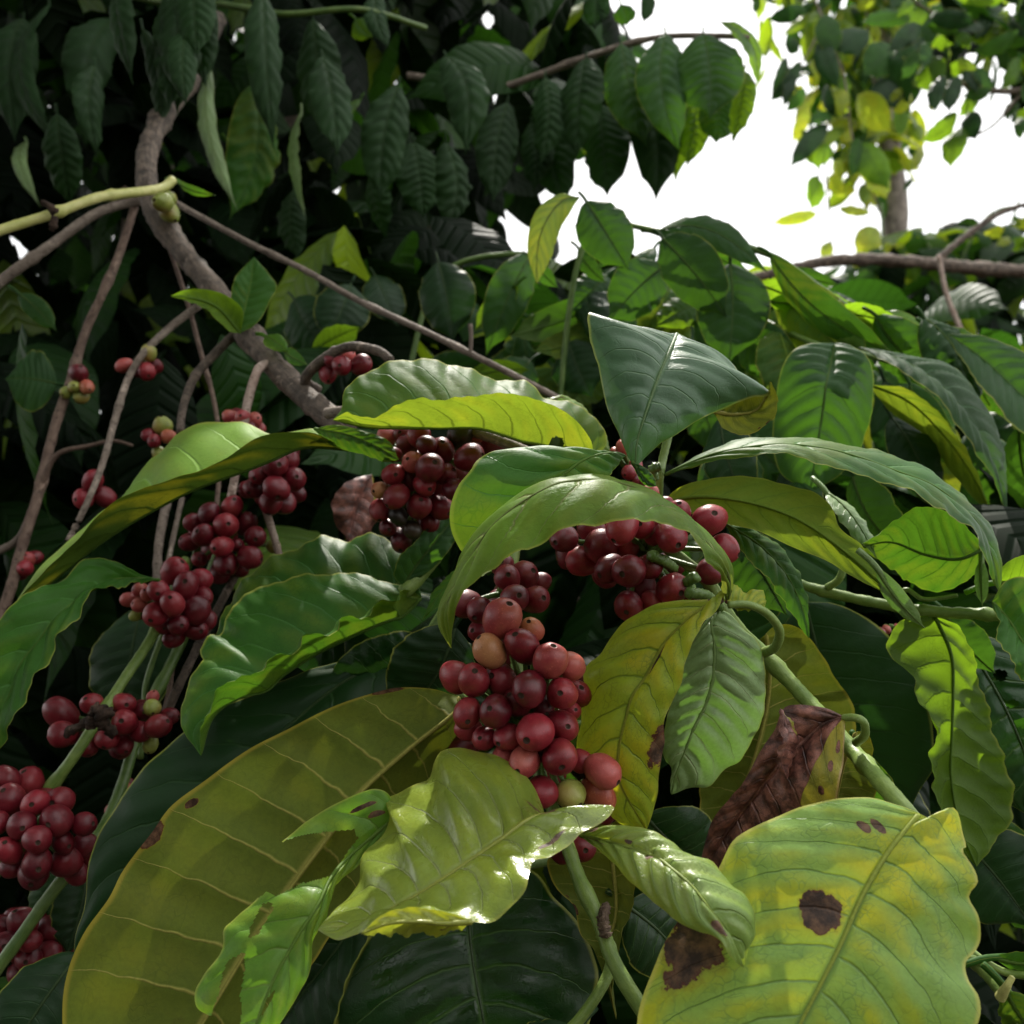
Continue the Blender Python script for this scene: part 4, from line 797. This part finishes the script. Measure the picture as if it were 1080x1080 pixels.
# ============================================================ HANGING ROW OF LEAVES, TOP CENTRE
t = thing('coffee_branch', 'overhanging branch with a row of ribbed leaves hanging against the sky, top centre', 'coffee branch', (660, 50, 120), 'overhanging coffee branches')
stem(t, 'greybark', [(430,80,130),(520,92,127),(560,82,125),(620,60,122),(690,40,119),(760,38,116),(790,40,115)], 4, 3, (.3,.5,.7))
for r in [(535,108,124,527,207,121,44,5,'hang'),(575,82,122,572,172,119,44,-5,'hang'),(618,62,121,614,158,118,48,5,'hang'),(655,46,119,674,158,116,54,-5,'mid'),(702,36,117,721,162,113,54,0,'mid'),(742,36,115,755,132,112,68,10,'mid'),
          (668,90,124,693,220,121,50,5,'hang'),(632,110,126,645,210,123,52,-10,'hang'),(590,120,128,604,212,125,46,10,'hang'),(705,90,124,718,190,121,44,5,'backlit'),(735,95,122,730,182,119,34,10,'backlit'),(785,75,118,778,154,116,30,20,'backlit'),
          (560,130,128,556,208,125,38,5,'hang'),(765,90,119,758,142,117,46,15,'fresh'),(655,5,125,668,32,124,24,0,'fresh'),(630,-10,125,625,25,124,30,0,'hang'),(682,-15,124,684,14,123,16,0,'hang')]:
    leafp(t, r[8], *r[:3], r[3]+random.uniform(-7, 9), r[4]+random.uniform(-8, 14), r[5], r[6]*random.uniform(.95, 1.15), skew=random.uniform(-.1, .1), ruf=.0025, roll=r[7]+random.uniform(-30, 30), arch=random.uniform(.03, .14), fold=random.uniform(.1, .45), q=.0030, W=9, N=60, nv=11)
leaf3(t, 'backlit', N=40, W=6, label='thin curled leaf tip against the sky', M=dep([(758,22),(780,32),(796,55),(800,90)], [116,114]), L=dep([(758,22),(782,26),(803,52),(800,90)], [116,116,114]), R=dep([(758,22),(774,38),(787,56),(792,72),(800,90)], [116,113,114]))
t = thing('coffee_branch', 'dark hanging leaves at top left with sunlit silvery tips', 'coffee branch', (250, 40, 100), 'overhanging coffee branches')
stem(t, 'greentwig', [(60,-30,115),(160,0,110),(235,5,106),(300,15,104),(380,10,104),(450,30,106)], 4, 3, (.4,.6))
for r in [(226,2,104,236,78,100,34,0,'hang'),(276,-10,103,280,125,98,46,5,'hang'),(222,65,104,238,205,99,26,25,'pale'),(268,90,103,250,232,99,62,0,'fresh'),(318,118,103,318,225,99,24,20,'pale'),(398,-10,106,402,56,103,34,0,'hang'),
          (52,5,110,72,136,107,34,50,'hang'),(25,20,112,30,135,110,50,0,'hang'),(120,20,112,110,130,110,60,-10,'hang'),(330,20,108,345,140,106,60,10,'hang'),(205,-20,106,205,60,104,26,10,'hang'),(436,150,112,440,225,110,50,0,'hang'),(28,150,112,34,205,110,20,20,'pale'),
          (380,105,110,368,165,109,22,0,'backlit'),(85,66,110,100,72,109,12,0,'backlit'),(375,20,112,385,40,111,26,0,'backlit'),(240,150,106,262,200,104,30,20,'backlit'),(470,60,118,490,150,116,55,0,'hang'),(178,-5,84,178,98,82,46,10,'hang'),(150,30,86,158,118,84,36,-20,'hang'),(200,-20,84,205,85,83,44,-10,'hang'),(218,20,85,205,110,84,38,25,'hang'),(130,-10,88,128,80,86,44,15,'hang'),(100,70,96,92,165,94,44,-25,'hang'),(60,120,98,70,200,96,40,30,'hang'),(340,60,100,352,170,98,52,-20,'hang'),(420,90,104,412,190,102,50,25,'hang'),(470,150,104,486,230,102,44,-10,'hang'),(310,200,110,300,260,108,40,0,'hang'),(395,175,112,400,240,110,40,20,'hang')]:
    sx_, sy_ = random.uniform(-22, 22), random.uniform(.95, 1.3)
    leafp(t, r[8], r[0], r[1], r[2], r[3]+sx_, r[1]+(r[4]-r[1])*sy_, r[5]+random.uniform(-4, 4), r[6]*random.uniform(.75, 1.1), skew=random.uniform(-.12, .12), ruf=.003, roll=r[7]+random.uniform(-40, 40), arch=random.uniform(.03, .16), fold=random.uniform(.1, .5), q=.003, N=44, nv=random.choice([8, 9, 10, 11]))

for r in [(205,-25,84,208,62,82,44,10),(182,-5,85,186,92,83,40,-15),(222,5,86,216,92,84,34,30),(196,30,83,196,112,81,32,-5)]:
    leafp(t, 'hang', *r[:7], roll=r[7], arch=.1, fold=.3, q=.003, N=44)

# ============================================================ BACKGROUND MASSES
SKY = [(655,-80),(640,20),(655,45),(720,30),(790,30),(800,95),(780,160),(740,180),(700,225),(640,190),(560,190),(590,275),(640,285),(720,262),(820,280),(900,262),(965,225),(1000,190),(1090,190),(1200,150),(1200,-80)]
TPL = {}
def template(N, W, wr, i):
    """leaf of length 1 along +x, normal +z"""
    key = (N, W, round(wr, 2), i)
    if key not in TPL:
        r_ = np.random.default_rng(i+1)
        m, l, r, n_ = leaf_curves(np.zeros(3), np.array([1., 0, 0]), wr, np.array([0, 0, 1.]), r_.uniform(.03, .2), r_.uniform(.05, .4), N=N, skew=r_.uniform(-.06, .06))
        dM = nz(np.gradient(m, axis=0)); nh = np.cross(dM, l-m)
        TPL[key] = leaf_arrays(m, l, r, (nh[N//2]@n_) < 0, W=W, q=0, ruf=.012, rf=3, ph=r_.random(), cup=.15)
    return TPL[key]
def put_leaf(b, base, ax, nr, Ln, N, W, wr, i, mi):
    V, f, uv = template(N, W, wr, i)
    y = np.cross(nr, ax); b.add(base+(V*Ln)@np.stack([ax, y, nr]), f, uv, mi)
def crown(parent, name, poly, n, d0, d1, l0, l1, mats, wts, avoid=True, down=.8, N=12, W=4, wr=.42, seed=1):
    r_ = np.random.default_rng(seed); b = Buf(); xs = [p[0] for p in poly]; ys = [p[1] for p in poly]; k = 0; tries = 0
    while k < n and tries < n*30:
        tries += 1
        x, y = r_.uniform(min(xs), max(xs)), r_.uniform(min(ys), max(ys)); d = r_.uniform(d0, d1)
        if not inpoly(x, y, poly): continue
        base = P(x, y, d); ax = nz(np.array([r_.normal(0, .6), r_.normal(0, .6), -down+r_.normal(0, .35)])); Ln = r_.uniform(l0, l1)/100
        if avoid:
            tx, ty = to_px(base+ax*Ln)
            if inpoly(tx, ty, SKY) or inpoly(x, y, SKY) or inpoly((x+tx)/2, (y+ty)/2, SKY): continue
            if any(inpoly(x+(tx-x)*u, y+(ty-y)*u, g) for g in GAPS for u in (0, .25, .5, .75, 1)): continue
        nr = nz(np.array([r_.normal(0, .6), r_.normal(-.35, .6), .55])+1e-6)
        nr = nz(nr-ax*(nr@ax)+1e-9)
        put_leaf(b, base, ax, nr, Ln, N, W, wr, int(r_.integers(24)), int(r_.choice(len(mats), p=wts))); k += 1
    return b.build(name, [MAT[m] for m in mats], parent)
GAPS = [[(438,236),(472,236),(472,264),(438,264)],[(530,240),(562,240),(562,266),(530,266)],[(492,48),(512,52),(520,70),(505,76)],[(525,62),(550,74),(548,86),(528,80)],[(355,258),(366,258),(366,284),(355,284)],[(480,225),(492,225),(492,250),(480,250)]]
def bush(name, label, cat, at, trunkpts, poly, n, d0, d1, l0, l1, mats, wts, group='background foliage', tm='bark', r=(5, 9), **kw):
    t = thing(name, label, cat, at, group)
    for q in trunkpts: stem(t, tm, q, *r, name='trunk' if q is trunkpts[0] else 'limb')
    crown(t, 'crown', poly, n, d0, d1, l0, l1, mats, wts, **kw); return t
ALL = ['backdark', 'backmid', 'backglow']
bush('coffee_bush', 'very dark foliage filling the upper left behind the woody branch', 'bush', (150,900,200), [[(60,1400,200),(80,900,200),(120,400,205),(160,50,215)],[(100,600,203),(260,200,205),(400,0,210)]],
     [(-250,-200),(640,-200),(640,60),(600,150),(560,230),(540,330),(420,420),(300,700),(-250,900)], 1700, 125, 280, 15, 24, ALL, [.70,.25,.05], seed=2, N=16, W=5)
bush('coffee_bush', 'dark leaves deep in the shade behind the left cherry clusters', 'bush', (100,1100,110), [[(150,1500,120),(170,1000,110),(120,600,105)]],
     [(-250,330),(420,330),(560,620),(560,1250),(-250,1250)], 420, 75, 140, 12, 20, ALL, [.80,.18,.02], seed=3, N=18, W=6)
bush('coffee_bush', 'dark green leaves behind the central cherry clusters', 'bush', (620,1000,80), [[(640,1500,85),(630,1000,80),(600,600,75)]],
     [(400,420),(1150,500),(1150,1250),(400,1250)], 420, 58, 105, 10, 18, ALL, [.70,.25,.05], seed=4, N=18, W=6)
bush('coffee_bush', 'mid-green leaves behind the thin twig below the white sky', 'bush', (600,700,150), [[(620,1300,160),(600,700,150),(560,350,140)]],
     [(330,230),(560,215),(600,285),(720,275),(830,290),(1000,330),(1150,380),(1150,620),(360,620)], 430, 95, 170, 12, 19, ALL, [.40,.42,.18], seed=5, N=16, W=5)
bush('shade_tree', 'dim distant tree wall seen through gaps in the upper left foliage', 'tree', (200,900,600), [[(100,1100,620),(150,500,620),(200,-100,640)],[(480,1100,600),(470,500,600),(440,100,600)]],
     [(-500,-500),(650,-500),(630,20),(560,230),(600,290),(500,1100),(-500,1200)], 4200, 330, 620, 30, 46, ALL, [.66,.28,.06], seed=6, r=(9, 14), N=8, W=2)
bush('hedge', 'distant sunlit hedge at right below the horizontal brown branch', 'hedge', (950,600,600), [[(950,900,600),(940,600,600),(930,300,600)]],
     [(480,290),(900,285),(950,240),(1300,215),(1300,1100),(500,1100)], 6500, 380, 640, 18, 32, ALL, [.45,.42,.13], seed=8, r=(6, 9), N=8, W=2)
# overhead shade canopy above and behind the camera's upper left
t = thing('shade_tree', 'overhead canopy of a shade tree above the upper left corner', 'tree', (-700,-200,200), 'background foliage')
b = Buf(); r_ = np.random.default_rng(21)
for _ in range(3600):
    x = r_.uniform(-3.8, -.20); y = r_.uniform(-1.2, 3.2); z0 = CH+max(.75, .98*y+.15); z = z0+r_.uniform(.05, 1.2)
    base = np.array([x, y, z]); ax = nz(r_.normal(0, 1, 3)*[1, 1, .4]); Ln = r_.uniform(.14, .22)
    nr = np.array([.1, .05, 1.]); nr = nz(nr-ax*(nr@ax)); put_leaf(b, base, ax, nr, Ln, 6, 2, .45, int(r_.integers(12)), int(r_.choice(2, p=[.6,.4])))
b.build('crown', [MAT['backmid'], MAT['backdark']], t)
bb = Buf(); tube_add(bb, spline([(-2.6,2.2,-.1),(-2.5,2.1,1.5),(-2.2,1.6,3.2),(-1.2,.8,3.9)], 30), np.linspace(.12, .05, 30)); bb.build('trunk', MAT['bark'], t)

# unseen coffee row added behind the camera to block low sky light
t = thing('coffee_bush', 'unseen tall coffee row added behind the camera to screen off sky light', 'bush', (540, 540, -250), 'background foliage')
b = Buf(); r_ = np.random.default_rng(33)
for _ in range(3000):
    base = np.array([r_.uniform(-4, 1.2), r_.uniform(-3.4, -1.5), r_.uniform(.1, 3.3)]); ax = nz(r_.normal(0, 1, 3)+np.array([0, 0, -.7])); Ln = r_.uniform(.18, .30)
    nr = np.array([.1, .3, 1.]); nr = nz(nr-ax*(nr@ax)); put_leaf(b, base, ax, nr, Ln, 6, 2, .45, int(r_.integers(12)), int(r_.choice(2, p=[.6,.4])))
b.build('crown', [MAT['backmid'], MAT['backdark']], t)
for x in (-3, -1.8, -.6, .6):
    bb = Buf(); tube_add(bb, spline([(x,-2.4,-.1),(x+.1,-2.5,1.2),(x-.1,-2.4,3)], 20), np.linspace(.04, .015, 20)); bb.build('trunk', MAT['bark'], t)

# palm trunk with climbing vine, upper right
t = thing('palm_tree', 'pale palm trunk wrapped in yellow-green vine against the sky', 'tree', (950,700,520))
stem(t, 'palm', [(925,1200,520),(935,700,520),(945,300,520),(938,150,520),(925,20,520),(905,-200,520)], 12, 11, (.2,.3,.4,.5,.6,.7), name='trunk')
def placed_leaves(parent, rows, name='leaf', group_mesh=True):
    for r in rows: leafp(parent, r[6], r[0], r[1], r[2], r[3], r[4], r[2]-4, r[5], roll=r[7] if len(r) > 7 else random.uniform(-40, 40), arch=.1, N=16, W=4, q=0, ruf=.004, stalk=False, name=name)
vl = []
rv = random.Random(5)
for i in range(98):
    y = rv.uniform(-30, 205); x = 922+rv.gauss(0, 22)+(20 if y < 60 else 0); a = rv.uniform(0, 6.28)
    L_ = rv.uniform(26, 44); vl.append((x, y, rv.uniform(495, 540), x+math.cos(a)*L_*.7, y+abs(math.sin(a))*L_, L_*.4, rv.choice(['gold','gold','backlit','backlit','mid','deep'])))
for (x, y, x2, y2, w, mt) in [(830,60,812,108,16,'deep'),(850,10,808,20,18,'deep'),(842,55,828,40,16,'deep'),(845,65,810,108,20,'deep'),(835,70,825,115,16,'deep'),(850,95,828,118,16,'mid'),(870,90,882,125,16,'deep'),(865,40,885,95,24,'deep'),(872,130,832,178,22,'deep'),(880,120,852,132,16,'mid'),
        (868,150,862,178,30,'backlit'),(905,145,897,188,22,'mid'),(905,150,938,200,34,'backlit'),(918,180,935,210,26,'gold'),(862,185,855,222,26,'backlit'),(862,225,812,236,14,'gold'),(885,220,920,225,12,'gold'),(925,240,902,268,30,'gold'),(875,255,868,275,14,'gold'),
        (880,95,890,122,24,'gold'),(890,30,905,60,40,'deep'),(930,60,960,110,40,'deep'),(945,50,910,80,40,'mid'),(925,85,945,115,40,'deep'),(905,100,940,140,36,'gold'),(875,185,890,205,18,'gold'),(945,120,958,90,30,'gold'),(870,15,880,60,28,'mid')]:
    vl.append((x, y, 470, x2, y2, w, mt))
placed_leaves(t, vl)
crown(t, 'crown', [(790,-80),(880,-80),(880,130),(850,160),(830,110),(805,90)], 60, 480, 540, 12, 22, ['gold', 'backglow', 'backmid'], [.2,.4,.4], avoid=False, N=12, W=3, wr=.36, seed=44)
crown(t, 'crown', [(820,-80),(1000,-80),(975,60),(960,150),(965,205),(905,205),(880,120),(850,60)], 330, 500, 570, 16, 30, ['gold', 'backglow', 'backmid'], [.3,.4,.3], avoid=False, N=12, W=3, wr=.38, seed=41)
for q in [[(860,40,468),(850,60,469),(835,75,470)], [(870,170,470),(875,230,472),(878,275,474)], [(885,100,470),(868,150,470),(862,200,470)], [(860,0,470),(890,80,470),(900,150,470),(930,230,472),(932,290,475)]]:
    stem(t, 'greybark', q, 1, 1, name='vine_stem')
# leafy branch top right
t = thing('shade_tree', 'sparse leafy branches coming in at the top right corner', 'tree', (1080,100,300))
stem(t, 'bark', [(1200,60,300),(1130,70,300),(1080,95,300),(1020,90,300),(975,60,300),(960,20,300)], 5, 1.5, name='limb')
stem(t, 'bark', [(1130,70,300),(1070,30,300),(1000,20,300),(960,0,300)], 4, 1.5, name='limb')
stem(t, 'bark', [(1080,95,300),(1050,130,300),(1025,145,300)], 2, 1.2, name='limb')
rows = [(1015,95,300,985,90,30,'backlit'),(980,60,300,988,98,34,'backlit'),(1010,120,298,970,150,22,'backlit'),(1012,135,298,1002,178,26,'backlit'),(1022,118,298,1030,148,24,'deep'),(990,100,300,1002,75,24,'mid'),(985,100,300,984,118,10,'gold'),(968,40,300,965,88,18,'deep')]
for i in range(88):
    x = rv.uniform(955, 1130); y = rv.uniform(-40, 60+(x-955)*.55); a = rv.uniform(0, 6.28); L_ = rv.uniform(28, 58)
    rows.append((x, y, rv.uniform(285, 315), x+math.cos(a)*L_, y+abs(math.sin(a))*L_*.8, L_*.42, rv.choice(['deep','mid','mid','backlit','backlit'])))
placed_leaves(t, rows)
crown(t, 'crown', [(960,-80),(1250,-80),(1250,150),(1090,140),(1040,75),(985,60)], 260, 290, 380, 11, 20, ['backglow', 'backmid', 'backdark'], [.35,.4,.25], avoid=False, N=14, W=4, wr=.38, seed=42)
# sunlit shrub tops above the brown branch
t = thing('shrub', 'sunlit yellowish shrub shoots rising above the horizontal brown branch', 'shrub', (1000,400,420))
for q in [[(1000,420,420),(1000,320,420),(990,240,420)], [(1060,420,420),(1050,300,420),(1075,210,420)], [(930,420,420),(932,300,420),(930,215,420)], [(1000,300,420),(1040,230,420),(1080,215,420)]]:
    stem(t, 'greentwig', q, 2, 1.2)
rows = []
for i in range(90):
    x = rv.uniform(925, 1110); top = 275-(x-925)*.36+8*math.sin(x*.08); y = rv.uniform(top-10, 300); a = rv.uniform(-.6, 3.7); L_ = rv.uniform(20, 38)
    rows.append((x, y, rv.uniform(395, 445), x+math.cos(a)*L_, y+math.sin(a)*L_*.6, L_*.5, rv.choice(['gold','backlit','backlit','mid','mid','deep'])))
placed_leaves(t, rows)
t = thing('branch', 'horizontal bare brown branch crossing in front of the hedge at right', 'branch', (930,275,230))
stem(t, 'bark', [(760,300,225),(815,288,228),(870,276,230),(930,274,230),(990,279,232),(1040,284,234),(1120,286,236),(1250,280,240)], 5, 8, (.3,.55), lump=.3)
stem(t, 'bark', [(985,277,232),(1020,248,233),(1055,225,234),(1100,210,235)], 3.5, 2.5, name='limb', lump=.3)
t = thing('twig', 'pale sunlit bare stick slanting behind the right-hand leaves below the brown branch', 'twig', (1000,320,150), 'bare twigs')
stem(t, 'palebark', [(990,270,152),(998,310,150),(1012,345,148),(1022,368,146),(1040,420,144)], 2.5, 3, (.4,))
t = thing('brush_pile', 'tangle of dry brown sticks at the right edge below the leaves', 'brush', (1050,600,170))
for i in range(46):
    x = rv.uniform(1000, 1120); y = rv.uniform(470, 760); a = rv.uniform(0, 3.14); L_ = rv.uniform(30, 90); d = rv.uniform(150, 200)
    stem(t, rv.choice(['redbark','greybark','bark']), [(x, y, d), (x+math.cos(a)*L_*.5+rv.uniform(-10,10), y+math.sin(a)*L_*.5, d+rv.uniform(-8,8)), (x+math.cos(a)*L_, y+math.sin(a)*L_+rv.uniform(-10,10), d)], 1.6, .8, name='stick', n=12, K=5)

# withered leaf hanging by the upper cluster
t = thing('dead_leaf', 'crumpled dark brown dead leaf left of the upper cherry cluster', 'dead leaf', (375,530,56))
leaf3(t, 'withered', N=40, W=8, M=dep([(392,500),(380,525),(372,550),(368,575)], [56,55]), L=dep([(392,500),(362,510),(350,540),(368,575)], [56,54,55]), R=dep([(392,500),(398,530),(392,560),(368,575)], [56,57,55]), ruf=.0012, rf=3, cup=.6, nv=6)

# ============================================================ GROUND
def ground():
    b = Buf(); xs = np.linspace(-1, 1, 60); g = np.sign(xs)*np.abs(xs)**3*300; X, Y = np.meshgrid(g, g, indexing='ij')
    Z = .03*np.sin(X*1.3)*np.cos(Y*1.1)
    V = np.stack([X, Y, Z], -1).reshape(-1, 3); idx = np.arange(3600).reshape(60, 60)
    f = np.stack([idx[:-1,:-1], idx[1:,:-1], idx[1:,1:], idx[:-1,1:]], -1).reshape(-1, 4)
    b.add(V, f, V[:, :2]*.1); o = b.build('ground', MAT['soil']); o['kind'] = 'structure'
ground()

# ============================================================ LIGHT, SKY, CAMERA
SUN_EL, SUN_AZ = math.radians(60), math.radians(4)       # beyond the plants, to the right
sd = Vector((math.sin(SUN_AZ)*math.cos(SUN_EL), math.cos(SUN_AZ)*math.cos(SUN_EL), math.sin(SUN_EL)))
sl = bpy.data.lights.new('sun', 'SUN'); sl.energy = 3.6; sl.angle = math.radians(.6); sl.color = (1, .95, .86)
so = bpy.data.objects.new('sun', sl); COL.objects.link(so); so.rotation_euler = sd.to_track_quat('Z', 'Y').to_euler()
w = bpy.data.worlds.new('World'); S.world = w; w.use_nodes = True; nt = w.node_tree; nt.nodes.clear(); B = NB(nt)
sky = B.n('ShaderNodeTexSky', sky_type='NISHITA'); sky.sun_disc = False; sky.sun_elevation = SUN_EL; sky.sun_rotation = SUN_AZ
sky.dust_density = 4; sky.air_density = 1.; sky.ozone_density = 1.
tc = B.n('ShaderNodeTexCoord'); cl = B.noise(tc.outputs['Generated'], 2.2, 4)
c = B.mix(B.rng(cl, .2, .7, .75, .95), sky.outputs[0], (12.0, 12.0, 11.8))
bg = B.n('ShaderNodeBackground'); nt.links.new(c, bg.inputs[0]); bg.inputs[1].default_value = .1
ow = B.n('ShaderNodeOutputWorld'); nt.links.new(bg.outputs[0], ow.inputs[0])
cam = bpy.data.cameras.new('camera'); co = bpy.data.objects.new('camera', cam); COL.objects.link(co)
co.location = CAM.tolist(); co.rotation_euler = (math.pi/2+PITCH, 0, 0)
cam.sensor_width = 36; cam.lens = 36*F/1080; cam.clip_start = .02; cam.clip_end = 2000
cam.dof.use_dof = True; cam.dof.focus_distance = .36; cam.dof.aperture_fstop = 17
S.camera = co
S.view_settings.view_transform = 'Standard'; S.view_settings.look = 'None'; S.view_settings.exposure = .9; S.view_settings.gamma = 1
for o in bpy.data.objects:
    if '_o' in o: del o['_o']
